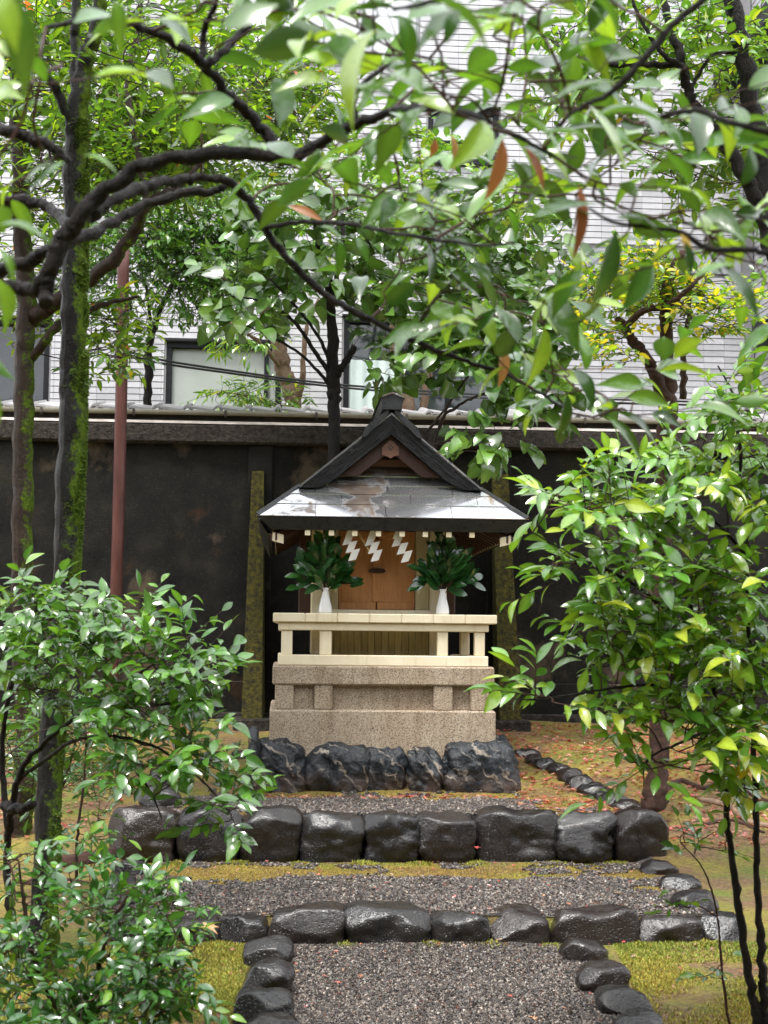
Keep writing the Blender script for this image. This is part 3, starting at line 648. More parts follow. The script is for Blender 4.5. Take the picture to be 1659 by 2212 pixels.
# low tiled roof with a gutter behind the wall
YT = YW+.55
def ZT(y, Y=None): return PY(829, y, Y or YT)[2]
rt = empty('tiled_roof', (XS, YT, ZT(900)), 'low grey tiled eave with a cream gutter running along behind the boundary wall', 'roof')
zg = ZT(897); mb = MB(); A = np.linspace(math.pi, 2*math.pi, 9); R_ = .042
V = np.array([(x, YT-.05+R_*math.cos(a), zg+R_*math.sin(a)) for x in (wx0, wx1) for a in A]); n = len(A); I = np.arange(n-1); mb.add(V, [np.stack([I, n+I, n+I+1, I+1], 1)]); mb.build('gutter', M['gutter'], rt, smooth=True)
mb = MB(); box(mb, wx0, wx1, YT+.02, YT+.06, ZT(922), ZT(897), .004); mb.build('fascia', M['soffit'], rt)
for i in range(13):
    x = wx0+.35+i*.86; mb = MB(); box(mb, x-.012, x+.012, YT-.097, YT-.088, zg-.05, zg+.005, .002); box(mb, x-.012, x+.012, YT-.09, YT+.03, zg-.06, zg-.045, .002); mb.build('bracket', M['soffit'], rt)
tmb = MB(); zt = zg+.012
xs_ = np.linspace(0, .285, 12); prof = np.where(xs_ > .215, .042*np.sin(np.clip((xs_-.215)/.07, 0, 1)*math.pi)**.5, .012+.01*np.cos(xs_/.215*math.pi))
V = []; 
for (yy, dz) in ((0, 0), (.28, .05)):
    for top in (1, 0):
        for x, p_ in zip(xs_, prof): V.append((x, yy, dz+(p_ if top else p_-.022)))
n = 12; V = np.array(V); I = np.arange(n-1)
F = [np.stack([I, I+1, 2*n+I+1, 2*n+I], 1), np.stack([n+I, n+I+1, I+1, I], 1), np.stack([3*n+I, 3*n+I+1, n+I+1, n+I], 1)]
tmb.add(V, F); tme = tmb.mesh('roof_tile', None, False); tme.materials.append(M['kawara'])
for r in range(3):
    for i in range(38):
        o = bpy.data.objects.new('tile', tme); col.objects.link(o); o.parent = rt
        o.location = Vector((wx0+i*.288, YT-.07+r*.25, zt+r*.046))-rt.location

# red post and cable
pb = G(238, 1578, gz(P(238, 1578, 13.1)[0], P(238, 1578, 13.1)[1]))
red = [P(238, 1590, 13.1), P(246, 1400, 13.1), P(255, 1150, 13.1), P(263, 800, 13.1), P(267, 520, 13.1)]
post = empty('red_post', red[0], 'tall round rust red post standing in front of the wall at left', 'post')
mb = MB(); a, b = smooth_path(red, [.053, .052, .052, .051, .05], 4); tube(mb, a, b, 16); mb.build('shaft', M['red_pole'], post, smooth=True)
mb = MB(); lathe(mb, P(263, 760, 13.1), [(.056, -.03), (.06, -.02), (.06, .02), (.056, .03)]); mb.build('collar', M['brown'], post, smooth=True)
cab = MB()
for k in (0, 7):
    a, b = smooth_path([P(263, 756+k, 13.1), P(351, 778+k, 13.6), P(486, 799+k*.8, 14), P(705, 828+k*.8, 14.6), P(935, 846+k, 15.1), P(1134, 857+k, 15.6), P(1500, 868+k, 16.4)], [.011]*7, 6); tube(cab, a, b, 6)
tag(cab.build('cable', M['rubber'], smooth=True, at=P(263, 756, 13.1)), 'pair of black cables sagging from the red post across to the building', 'cable')

# ------------------------------------------------------------------ building
bld = empty('building', (XS, YB, 0), 'grey tile clad building with black framed windows behind the wall and trees', 'building')
TW, TH = 21.0*2.16*18.2/FPX, 6.3*2.16*18.2/FPX       # tile pitch
bx0, bx1 = -6.5, XW(1628, 560, YB); bz0, bz1 = 0.7, 10.4
def BX(x, y=800): return PY(x, y, YB)[0]
def BZ(y, x=829): return PY(x, y, YB)[2]
WIN = [('frosted', 358, 607, 740, 905, 450), ('center', 742, 1085, 688, 905, 900), ('left', -140, 106, 690, 905, 60), ('top', 525, 905, -160, 128, 700), ('upper', 925, 1078, 235, 352, 1000)]
WR = []
for nm, x0, x1, y0, y1, xr in WIN:
    WR.append((nm, BX(x0, (y0+y1)/2), BX(x1, (y0+y1)/2), BZ(y1, xr), BZ(y0, xr)))
def hole(x0, x1, z0, z1):
    for _, a, b, c, d in WR:
        if x1 > a-.02 and x0 < b+.02 and z1 > c-.02 and z0 < d+.02: return True
    return False
# core wall, cut round the windows (columns between windows as boxes)
xs = sorted(set([bx0, bx1]+[v for w in WR for v in w[1:3] if bx0 < v < bx1])); zs = sorted(set([bz0, bz1]+[v for w in WR for v in w[3:5] if bz0 < v < bz1]))
mb = MB()
for i in range(len(xs)-1):
    for j in range(len(zs)-1):
        cxm, czm = (xs[i]+xs[i+1])/2, (zs[j]+zs[j+1])/2
        if not any(a < cxm < b and c < czm < d for _, a, b, c, d in WR): box(mb, xs[i], xs[i+1], YB+.012, YB+.3, zs[j], zs[j+1], .0005)
mb.build('wall', M['tile_joint'], bld)
bandz = (BZ(589, 1400), BZ(541, 1400)); bandx = (BX(1262, 560), BX(1600, 560))
g = .0035
def tile_geo(w, h):
    b = .0065; t = .003
    v = np.array([(0, -b, 0), (w, -b, 0), (w, -t, h), (0, -t, h), (0, .012, 0), (w, .012, 0), (w, .012, h), (0, .012, h)])
    return v, [np.array([(0, 1, 2, 3), (1, 5, 6, 2), (4, 0, 3, 7), (3, 2, 6, 7), (5, 4, 0, 1)])]
tv, tf = tile_geo(TW-g, TH-.009); smb = MB(); smb.add(tv, tf); sme = smb.mesh('wall_tile', None); sme.materials.append(M['tile'])
cand = []; rest = MB()
x = bx0; jx = BX(1520, 700); nxl = int((jx-bx0)/TW); x0t = jx-nxl*TW
for c in range(int((bx1-x0t)/TW)+1):
    for r in range(int((bz1-bz0)/TH)):
        xa, za = x0t+c*TW, bz0+r*TH
        w = TW
        if xa+w > bx1: continue
        if hole(xa, xa+w, za, za+TH):                 # tiles cut to fit round the openings
            for _, a, b, c_, d_ in WR:
                a, b, c_, d_ = a-.021, b+.021, c_-.036, d_+.031
                if xa+w > a and xa < b and za+TH > c_ and za < d_:
                    for u0, u1, v0, v1 in ((xa, a, za, za+TH), (b, xa+w, za, za+TH), (max(xa, a), min(xa+w, b), za, c_), (max(xa, a), min(xa+w, b), d_, za+TH)):
                        if u1-u0 > .015 and v1-v0 > .02:
                            cv, cf = tile_geo(min(u1-u0, TW)-g, min(v1-v0, TH)-.008); rest.add(cv+np.array([u0, YB, v0]), cf)
                    break
            continue
        if bandx[0]-.01 < xa+w*.5 < bandx[1] and bandz[0]-TH*.6 < za+TH/2 < bandz[1]+TH*.4: continue
        q = proj(np.array([xa+w/2, YB, za+TH/2])); s = None
        if 1180 < q[0] < 1610 and 180 < q[1] < 850: s = abs(q[0]-1480)+abs(q[1]-640)*.8
        elif 190 < q[0] < 360 and 700 < q[1] < 885: s = 100
        cand.append((s if s is not None else 1e6, xa, za))
cand.sort()
for i, (s, xa, za) in enumerate(cand):
    if i < 300 and s < 1e6:
        o = bpy.data.objects.new('tile', sme); col.objects.link(o); o.parent = bld; o.location = Vector((xa, YB, za))-bld.location
    else: rest.add(tv+np.array([xa, YB, za]), tf)
tag(rest.build('tile_cladding', M['tile'], bld), kind='stuff')
mb = MB(); box(mb, bandx[0], bandx[1], YB-.02, YB+.02, bandz[0], bandz[1], .004); mb.build('concrete_band', M['grey_band'], bld)
def window(nm, x0, x1, z0, z1):
    t = .065 if nm != 'top' else .03
    fr = MB()
    for a in ((x0, x1, z1-t, z1), (x0, x1, z0, z0+t), (x0, x0+t, z0+t+.001, z1-t-.001), (x1-t, x1, z0+t+.001, z1-t-.001)): box(fr, a[0], a[1], YB+.02, YB+.12, a[2], a[3], .004)
    if nm == 'center':
        for k in (.36, .66): xm = x0+(x1-x0)*k; box(fr, xm-.03, xm+.03, YB+.03, YB+.11, z0+t+.001, z1-t-.001, .004)
    if nm == 'top':
        for k in (.18, .46, .74): xm = x0+(x1-x0)*k; box(fr, xm-.012, xm+.012, YB+.05, YB+.11, z0+t+.001, z1-t-.001, .003)
    if nm == 'upper': box(fr, x0+t+.001, x1-t-.001, YB+.03, YB+.11, z0+.38*(z1-z0), z0+.38*(z1-z0)+.03, .004)
    if nm == 'frosted': box(fr, x1-.2, x1-.15, YB+.03, YB+.11, z0+t+.001, z1-t-.001, .004)
    w = fr.build('window', M['grey_band' if nm == 'top' else 'frame'], bld); ORIGIN[w.name] = ORIGIN[bld.name]
    ps = [(x0+t, x1-t)]
    if nm == 'center': ps = [(x0+t, x0+(x1-x0)*.36-.031), (x0+(x1-x0)*.36+.031, x0+(x1-x0)*.66-.031), (x0+(x1-x0)*.66+.031, x1-t)]
    for i, (a, b) in enumerate(ps):
        mb = MB(); box(mb, a, b, YB+.085, YB+.095, z0+t, z1-t, .001)
        mb.build('pane', M[{'frosted': 'glass_frost', 'top': 'blind', 'upper': 'blind'}.get(nm, 'glass_dark')], w)
    if nm == 'center':
        mb = MB(); xx = np.linspace(x0+t, x0+t+.62, 60); V = np.array([(a, YB+.07+.012*math.sin(a*46), z) for z in (z0+t, z1-.5) for a in xx]); I = np.arange(59); mb.add(V, [np.stack([I, I+1, 60+I+1, 60+I], 1)]); mb.build('curtain', M['curtain'], w, smooth=True)
    mb = MB(); box(mb, x0-.04, x1+.04, YB-.05, YB+.06, z0-.035, z0-.002, .004); mb.build('sill', M['frame'], w)
    mb = MB(); box(mb, x0-.02, x1+.02, YB-.03, YB+.05, z1+.002, z1+.03, .004); mb.build('head', M['frame'], w)
for w in WR: window(*w)
# soldier course over the frosted window
fa = WR[0]; n = 12; pw = (fa[2]-fa[1]+.5)/n
for px, py in ((1250, 630), (1450, 642)):
    c = PY(px, py, YB); mb = MB(); A = np.linspace(0, 2*math.pi, 24, endpoint=False); prof = [(.095, 0), (.095, .05), (.08, .075), (.0, .085)]
    V = np.array([(c[0]+r*math.cos(a), YB-.012-z-(.035 if r > 0 and math.sin(a) > 0 else 0)*z*10, c[2]+r*math.sin(a)) for r, z in prof for a in A]); n_ = 24; I = np.arange(3)[:, None]*n_; J = np.arange(n_)[None]; J2 = (J+1) % n_
    mb.add(V, [np.stack([I+J, I+J2, I+n_+J2, I+n_+J], -1).reshape(-1, 4)]); mb.build('vent_hood', M['vent'], bld, smooth=True)
# projecting wing at the right with its own tiled flank
wing = empty('building_wing', (bx1, YB-1.2, 0), 'projecting tiled wing with a dark canopy at the right edge', 'building')
mb = MB(); box(mb, bx1+.02, bx1+4, YB-2.6, YB+.4, .7, 10.3, .002); mb.build('wall', M['tile_joint'], wing)
mb = MB(); wv, wf = tile_geo(TW*.62-.008, TH*1.0-.011); wv = np.stack([wv[:, 1], -wv[:, 0], wv[:, 2]], 1)
for c in range(int(2.6/(TW*.62))):
    for r in range(int(9/TH)): mb.add(wv+np.array([bx1+.012, YB-.0-c*TW*.62, 1.2+r*TH]), wf)
tag(mb.build('tile_cladding', M['tile'], wing), kind='stuff')
mb = MB(); box(mb, bx1-.5, bx1+3.6, YB-3.2, YB-.05, PY(1640, 88, YB-1.6)[2], PY(1640, 40, YB-1.6)[2], .02); mb.build('canopy', M['frame'], wing)
mb = MB(); z = PY(1650, 720, YB-.6)[2]; box(mb, bx1-.16, bx1+.01, YB-.9, YB-.4, z-.14, z+.14, .01); mb.build('meter_box', M['frame'], wing)

# ------------------------------------------------------------------ shrine
S = DS/FPX
def SX(px, k=0.): return XS+(px-828)*(S+k/FPX)      # k: metres behind the plinth front
def SZ(py, k=0.): return EYE.z-(py-1384)*(S+k/FPX)
plinth = empty('stone_plinth', (XS, YS+.8, Z2), 'stepped speckled granite plinth under the cream shrine', 'plinth')
DEP = 1.75
mb = MB(); box(mb, SX(583), SX(1073), YS, YS+DEP+.02, Z2-.05, SZ(1533), .012); mb.build('lower_block', M['granite'], plinth)
mb = MB(); box(mb, SX(600), SX(1056), YS+.075, YS+DEP-.06, SZ(1533)-.01, SZ(1480)+.01, .004); mb.build('recessed_core', M['granite'], plinth)
for a, b in ((594, 634), (679, 718.5), (937.5, 979), (1018, 1059)):
    for yy in (YS+.02, YS+DEP-.16):
        mb = MB(); box(mb, SX(a), SX(b), yy, yy+.12, SZ(1533)+.001, SZ(1480)-.001, .006); mb.build('post', M['granite'], plinth)
mb = MB(); box(mb, SX(588), SX(1070), YS+.008, YS+DEP, SZ(1480), SZ(1438), .012); mb.build('upper_block', M['granite'], plinth)

shr = empty('shrine', (XS, YS+.8, SZ(1438)), 'small wooden shrine with cream altar shelf and black hip and gable roof', 'shrine')
C = M['cream']; W_ = .0
def part(name, m, boxes, b=.005, parent=None, xf=None):
    mb = MB()
    for q in boxes: box(mb, *q, b=b, xf=xf)
    return mb.build(name, M[m], parent or shr)
part('sill', 'cream', [(SX(599), SX(1057), YS+.03, YS+.14, SZ(1438)+.001, SZ(1415))])
part('sill', 'cream', [(SX(599), SX(599)+.09, YS+.141, YS+DEP-.05, SZ(1438)+.001, SZ(1415))]); part('sill', 'cream', [(SX(1057)-.09, SX(1057), YS+.141, YS+DEP-.05, SZ(1438)+.001, SZ(1415))])
for a, b in ((606, 630), (689, 715), (946, 969), (1028, 1050)):
    part('shelf_post', 'cream', [(SX(a), SX(b), YS+.045, YS+.125, SZ(1415)+.001, SZ(1362)-.001)])
for a, b in ((606, 630), (1028, 1050)):
    part('shelf_post', 'cream', [(SX(a), SX(b), YS+.95, YS+1.03, SZ(1415)+.001, SZ(1362)-.001)])
part('shelf_beam', 'cream', [(SX(599), SX(1058), YS+.03, YS+.14, SZ(1362), SZ(1345))])
for a in (599, 1035): part('shelf_beam', 'cream', [(SX(a), SX(a+23), YS+.141, YS+1.2, SZ(1362), SZ(1345)-.001)])
e = np.linspace(SX(587), SX(1075), 8)
for i in range(7): part('shelf_block', 'cream', [(e[i]+.0006, e[i+1]-.0006, YS, YS+.42, SZ(1345)+.001, SZ(1325))], .006)
part('gallery_floor', 'cream', [(SX(592), SX(1070), YS+.421, YS+1.5, SZ(1345)+.004, SZ(1325)-.004)])
# boarding under the body
KB = .40; yb_ = YS+KB; e = np.linspace(SX(712, KB), SX(948, KB), 17)
for i in range(16): part('board', 'cream_board', [(e[i]+.001, e[i+1]-.001, yb_+.002*(i % 2), yb_+.03, SZ(1420, 0), SZ(1345)-.001)], .003)
# body: corner posts, jambs, doors
KD = .36; yd = YS+KD; zf, zc = SZ(1325)+.001, SZ(1118, KD)
for a, b in ((677, 718), (934, 971)): part('corner_post', 'cream', [(SX(a, KD), SX(b, KD), yd, yd+.1, SZ(1415, 0)+.001, zc)], .005)
for a, b in ((719, 735), (904, 933)): part('jamb', 'cream_side', [(SX(a, KD), SX(b, KD), yd+.035, yd+.09, zf+.036, zc)], .004)
part('threshold', 'cream', [(SX(718, KD)+.001, SX(934, KD)-.001, yd-.01, yd+.12, zf, zf+.035)], .005)
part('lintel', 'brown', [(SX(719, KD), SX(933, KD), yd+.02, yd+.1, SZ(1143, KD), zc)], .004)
zd0, zd1 = zf+.037, SZ(1143, KD)-.002; xa, xm, xb = SX(736, KD), SX(819, KD), SX(903, KD)
for a, b in ((xa, xm-.003), (xm+.003, xb)):
    d = part('door', 'door', [(a, b, yd+.075, yd+.095, zd0, zd1)], .003)
    part('rail', 'door', [(a+.002, b-.002, yd+.062, yd+.0745, zd0+.002, zd0+.055)], .003, d); part('rail', 'door', [(a+.002, b-.002, yd+.062, yd+.0745, zd1-.06, zd1-.002)], .003, d)
part('astragal', 'door', [(xm-.034, xm+.034, yd+.055, yd+.0742, zd0+.058, zd1-.063)], .005)
mb = MB(); zl = SZ(1231, KD); A = np.linspace(0, 2*math.pi, 20, endpoint=False)
prism(mb, [(xm+.066*math.copysign(abs(math.cos(a))**.6, math.cos(a)), zl+.018*math.copysign(abs(math.sin(a))**.7, math.sin(a))-.012*math.cos(a)**4*(math.sin(a) > 0)) for a in A], yd+.02, yd+.054); lk = mb.build('lock', M['bronze'], shr)
part('hasp', 'bronze', [(xm-.05, xm+.05, yd+.012, yd+.019, zl-.004, zl+.004)], .002, lk)
for x in (SX(729, KD), SX(911, KD)): part('hinge', 'cream', [(x-.008, x+.008, yd+.022, yd+.034, zd0+.12, zd0+.165)], .003)
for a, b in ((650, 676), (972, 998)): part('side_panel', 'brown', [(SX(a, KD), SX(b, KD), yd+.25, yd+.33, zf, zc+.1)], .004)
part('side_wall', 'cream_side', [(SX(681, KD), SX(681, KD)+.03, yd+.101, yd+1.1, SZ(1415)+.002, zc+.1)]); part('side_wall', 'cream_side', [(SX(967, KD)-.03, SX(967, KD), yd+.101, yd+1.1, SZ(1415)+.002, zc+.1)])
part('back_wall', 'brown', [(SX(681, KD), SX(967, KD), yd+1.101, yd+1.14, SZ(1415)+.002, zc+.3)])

# roof
def RX(px, k): return XS+(px-828)*((DS+k)/FPX)
KE = -.22; ye = YS+KE
EAV = (RX(1137, KE)-RX(545, KE))/2; XR = (RX(1137, KE)+RX(545, KE))/2; ZE = SZ(1116, KE)
KR = .36; KY = .58; HP = KY/.95                     # run of the front skirt to barge / gable panel
ybg, ygp, yk = ye+.33, ye+KY, ye+2.55
ZR = SZ(888, KE+.33); km = (ZR-ZE)/EAV; ks = .73
hip = lambda r: EAV-ks*r/km                          # half width of the skirt at run r
roof = empty('roof', (XR, ye+1, ZE)); roof.parent = shr; roof.location = Vector((XR, ye+1, ZE))-shr.location
def rpart(name, m, fn_, smooth=False):
    mb = MB(); fn_(mb); return mb.build(name, M[m], roof, smooth)
rr = [0, .135, .25, .355, .465, KY]
J = {0: (-.55, -.05, .42), 1: (-.36, .14, .62), 2: (-.55, -.02, .45), 3: (-.25, .22), 4: (0,)}
for c in range(5):
    r0, r1 = rr[c], rr[c+1]; cuts = [-9]+[j for j in J[c]]+[9]
    for a, b in zip(cuts[:-1], cuts[1:]):
        def f(mb):
            def q(x, r, up): h = hip(r); return (XR+min(max(x, -h), h), ye+r, ZE+ks*r+up)
            a2, b2 = a+.002, b-.002; u0, u1 = .013, .006
            slab(mb, [q(a2, r0-.008, u0), q(b2, r0-.008, u0), q(b2, r1+.012, u1), q(a2, r1+.012, u1)], .007)
        rpart('roof_sheet', 'copper', f)
rpart('skirt_deck', 'brown', lambda mb: slab(mb, [(XR-EAV+.03, ye+.02, ZE-.012), (XR+EAV-.03, ye+.02, ZE-.012), (XR+hip(KY), ye+KY, ZE+ks*KY-.012), (XR-hip(KY), ye+KY, ZE+ks*KY-.012)], .02))
for s in (-1, 1):
    hx = (ZR-(ZE+ks*(ybg-ye)))/km
    rpart('main_slope', 'copper', lambda mb: slab(mb, [(XR, ybg, ZR), (XR, yk, ZR), (XR+s*EAV, yk, ZE), (XR+s*EAV, ye, ZE), (XR+s*hx, ybg, ZR-km*hx)], .03))
    def hipcap(mb):
        tube(mb, [(XR+s*(EAV+.004), ye-.006, ZE+.012), (XR+s*hip(.33), ye+.33, ZE+ks*.33+.012)], .014, 6)
    rpart('hip_cap', 'black', hipcap)
    # barge board in three layered lengths with a black edge on top
    L = math.hypot(hx, km*hx)*.99; u = np.array([s*hx, -km*hx])/math.hypot(hx, km*hx); nrm_ = np.array([u[1]*s, -u[0]*s]);  nrm_ = nrm_ if nrm_[1] < 0 else -nrm_
    for i, (a, b) in enumerate(((.0, .42), (.422, .72), (.722, 1.))):
        A0 = np.array([XR, ZR-.012])+u*L*a; B0 = np.array([XR, ZR-.012])+u*L*b; th = .108
        pa = [A0, B0, B0+nrm_*th, A0+nrm_*th]
        if i == 0: pa[3] = np.array([XR, ZR-.012-th*math.hypot(1, km)])
        if i == 2: pa[2] = np.array([B0[0]-s*.115*1.25, B0[1]+.002]); pa[1] = B0
        def layers(mb):
            for l in range(7):
                q0, q1 = l/7+.004, (l+1)/7-.004; st_ = 5
                for g_ in range(st_):
                    e0, e1 = g_/st_, (g_+1)/st_; tl_, tr_ = pa[0]+(pa[1]-pa[0])*e0, pa[0]+(pa[1]-pa[0])*e1; bl_, br_ = pa[3]+(pa[2]-pa[3])*e0, pa[3]+(pa[2]-pa[3])*e1
                    prism(mb, [tl_+(bl_-tl_)*q0, tr_+(br_-tr_)*q0, tr_+(br_-tr_)*(q1+RNG.uniform(-.02, .008)), tl_+(bl_-tl_)*(q1+RNG.uniform(-.02, .008))], ybg-.05-.006*(6-l)*.5+RNG.uniform(-.006, .005), ybg+.02+.0004*l)
        rpart('barge_board', 'char', layers)
        tp = [A0+nrm_*-.014, B0+nrm_*-.014, B0+nrm_*-.0005, A0+nrm_*-.0005]
        if i == 0: tp[0] = np.array([XR, ZR+.005]); tp[3] = np.array([XR, ZR-.0115])
        rpart('barge_edge', 'copper', lambda mb: prism(mb, tp, ybg-.07, ybg+.02))
    # inner brown gable board
    O = np.array([XR, ZR-.012-.108*math.hypot(1, km)-.004]); wb = .085; A0 = O; B0 = O+u*L*.55
    rpart('gable_board', 'brown', lambda mb: prism(mb, [A0, B0, np.array([B0[0]-s*wb*1.5, B0[1]]), O+np.array([0, -wb*math.hypot(1, km)])], ybg+.03, ybg+.07))
    # side fascia, leaning inwards, and side rafters with pale ends
    zt_, zb_ = ZE-.022, ZE-.155
    rpart('side_fascia', 'black', lambda mb: mb.add(np.array([(XR+s*(EAV-.004), ye, zt_), (XR+s*(EAV-.004), yk, zt_), (XR+s*(EAV-.075), yk, zb_), (XR+s*(EAV-.075), ye+.07, zb_+.04), (XR+s*(EAV-.03), ye, zt_-.005), (XR+s*(EAV-.03), yk, zt_-.005), (XR+s*(EAV-.10), yk, zb_), (XR+s*(EAV-.10), ye+.08, zb_+.04)]), [np.array([(0, 1, 2, 3), (4, 7, 6, 5), (3, 2, 6, 7)])]))
    for i in range(15):
        yy = ye+.3+i*.145
        def rf(mb):
            x0, z0 = EAV-.13, ZE-.10; x1 = .40; z1 = z0+.55*(x0-x1)
            V = np.array([(XR+s*x, y, z) for (x, z) in ((x0, z0), (x1, z1), (x1, z1-.04), (x0, z0-.04)) for y in (yy, yy+.04)])
            mb.add(V, [np.array([(0, 1, 3, 2), (2, 3, 5, 4), (4, 5, 7, 6), (6, 7, 1, 0), (0, 2, 4, 6), (1, 7, 5, 3)])])
        r_ = rpart('rafter', 'brown', rf)
        ORIGIN[r_.name] = ORIGIN[roof.name]; mb = MB(); box(mb, *sorted((XR+s*(EAV-.13), XR+s*(EAV-.126))), yy-.001, yy+.041, ZE-.142, ZE-.098, .001); mb.build('rafter_end', M['cream'], r_)
    rpart('side_soffit', 'brown', lambda mb: slab(mb, [(XR+s*(EAV-.1), ye+.15, ZE-.07), (XR+s*(EAV-.1), yk, ZE-.07), (XR+s*.4, yk, ZE-.07+.55*(EAV-.5)), (XR+s*.4, ye+.55, ZE-.07+.55*(EAV-.5))], .015))
    # hip rafter
    def hr(mb):
        a = np.array([XR+s*(EAV-.115), ye+.075, ZE-.115]); b = np.array([XR+s*.42, ye+.6, ZE+.14]); u_ = nrm(b-a); sd_ = nrm(np.cross(u_, [0, 0, 1.]))*.026; up_ = np.array([0, 0, .05])
        V = np.array([a-sd_, a+sd_, a+sd_-up_, a-sd_-up_, b-sd_, b+sd_, b+sd_-up_, b-sd_-up_]); mb.add(V, [np.array([(0, 1, 2, 3), (4, 7, 6, 5), (0, 4, 5, 1), (1, 5, 6, 2), (2, 6, 7, 3), (3, 7, 4, 0)])])
    h_ = rpart('hip_rafter', 'brown', hr); ORIGIN[h_.name] = ORIGIN[roof.name]
    def he(mb):
        a = np.array([XR+s*(EAV-.112), ye+.062, ZE-.108]); b = np.array([-s*.075, .015, 0]); V = []
        for k in (0, 1):
            for q in ((-.0, 0), (.0, -.062)): V.append(a+b*k+np.array([0, 0, q[1]-.018*k]))
        V = np.array(V); V2 = V+np.array([s*.004, .012, .004]); mb.add(np.concatenate([V, V2]), [np.array([(0, 2, 3, 1), (4, 5, 7, 6), (0, 4, 6, 2), (1, 3, 7, 5), (0, 1, 5, 4), (2, 6, 7, 3)])])
    mb = MB(); he(mb); mb.build('rafter_end', M['cream'], h_)
rpart('front_fascia', 'black', lambda mb: mb.add(np.array([(XR-EAV+.004, ye-.004, ZE-.004), (XR+EAV-.004, ye-.004, ZE-.004), (XR+EAV-.1, ye+.035, ZE-.088), (XR-EAV+.1, ye+.035, ZE-.088), (XR-EAV+.02, ye+.03, ZE-.004), (XR+EAV-.02, ye+.03, ZE-.004), (XR+EAV-.1, ye+.06, ZE-.088), (XR-EAV+.1, ye+.06, ZE-.088)]), [np.array([(3, 2, 1, 0), (4, 5, 6, 7), (7, 6, 2, 3), (0, 1, 5, 4)])]))
for px in (655, 707, 758, 810, 862, 913, 965, 1016):
    x = RX(px, KE)
    def fr_(mb):
        V = np.array([(x+dx, y, z+dz) for (y, z) in ((ye+.05, ZE-.09), (ye+.62, ZE+.17)) for dx, dz in ((-.018, 0), (.018, 0), (.018, -.036), (-.018, -.036))])
        mb.add(V, [np.array([(0, 1, 2, 3), (4, 7, 6, 5), (0, 4, 5, 1), (1, 5, 6, 2), (2, 6, 7, 3), (3, 7, 4, 0)])])
    r_ = rpart('rafter', 'brown', fr_); ORIGIN[r_.name] = ORIGIN[roof.name]
    mb = MB(); box(mb, x-.019, x+.019, ye+.044, ye+.0495, ZE-.128, ZE-.089, .002); mb.build('rafter_end', M['cream'], r_)
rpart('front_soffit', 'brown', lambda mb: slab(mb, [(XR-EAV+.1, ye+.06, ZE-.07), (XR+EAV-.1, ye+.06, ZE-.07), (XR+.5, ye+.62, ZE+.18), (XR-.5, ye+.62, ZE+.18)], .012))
# gable panel, tie beam, pendant
zt0 = ZE+ks*KY
rpart('gable_panel', 'brown', lambda mb: prism(mb, [(XR-.5, zt0-.05), (XR+.5, zt0-.05), (XR, ZR-.06)], ygp-.02, ygp+.02))
rpart('tie_beam', 'brown_light', lambda mb: box(mb, XR-.33, XR+.33, ygp-.06, ygp-.021, zt0+.005, zt0+.055, .004))
zp = SZ(967, KE+.4); xp = XR
pend = rpart('pendant', 'brown_light', lambda mb: prism(mb, [(xp, zp+.07), (xp+.062, zp+.014), (xp+.062, zp-.045), (xp+.03, zp-.05), (xp, zp-.068), (xp-.03, zp-.05), (xp-.062, zp-.045), (xp-.062, zp+.014)], ybg+.005, ybg+.028))
ORIGIN[pend.name] = ORIGIN[roof.name]
for dx, dz in ((0, .014), (-.0145, 0), (.0145, 0), (0, -.014)):
    mb = MB(); box(mb, xp+dx-.0068, xp+dx+.0068, ybg+.003, ybg+.0045, zp+.012+dz-.0068, zp+.012+dz+.0068, .0005); mb.build('crest_square', M['black'], pend)
# ridge: saddle plates and capped box
for s in (-1, 1):
    def sp(mb):
        a, b = .02, .19; off = .012; prism(mb, [(XR+s*a, ZR-km*a+off+.036), (XR+s*b, ZR-km*b+off+.036), (XR+s*(b+.03), ZR-km*b-.03), (XR+s*(b-.005), ZR-km*b-.022), (XR+s*a, ZR-km*a+off)], ybg-.1, yk)
    rpart('ridge_saddle', 'black', sp)
rpart('ridge_box', 'black', lambda mb: prism(mb, [(XR-.072, ZR+.02), (XR-.078, ZR+.1), (XR-.055, ZR+.118), (XR, ZR+.135), (XR+.055, ZR+.118), (XR+.078, ZR+.1), (XR+.072, ZR+.02)], ybg-.12, yk+.03))
rpart('ridge_cap', 'copper', lambda mb: prism(mb, [(XR-.092, ZR+.102), (XR-.05, ZR+.126), (XR, ZR+.146), (XR+.05, ZR+.126), (XR+.092, ZR+.102), (XR, ZR+.134)], ybg-.135, yk+.04))

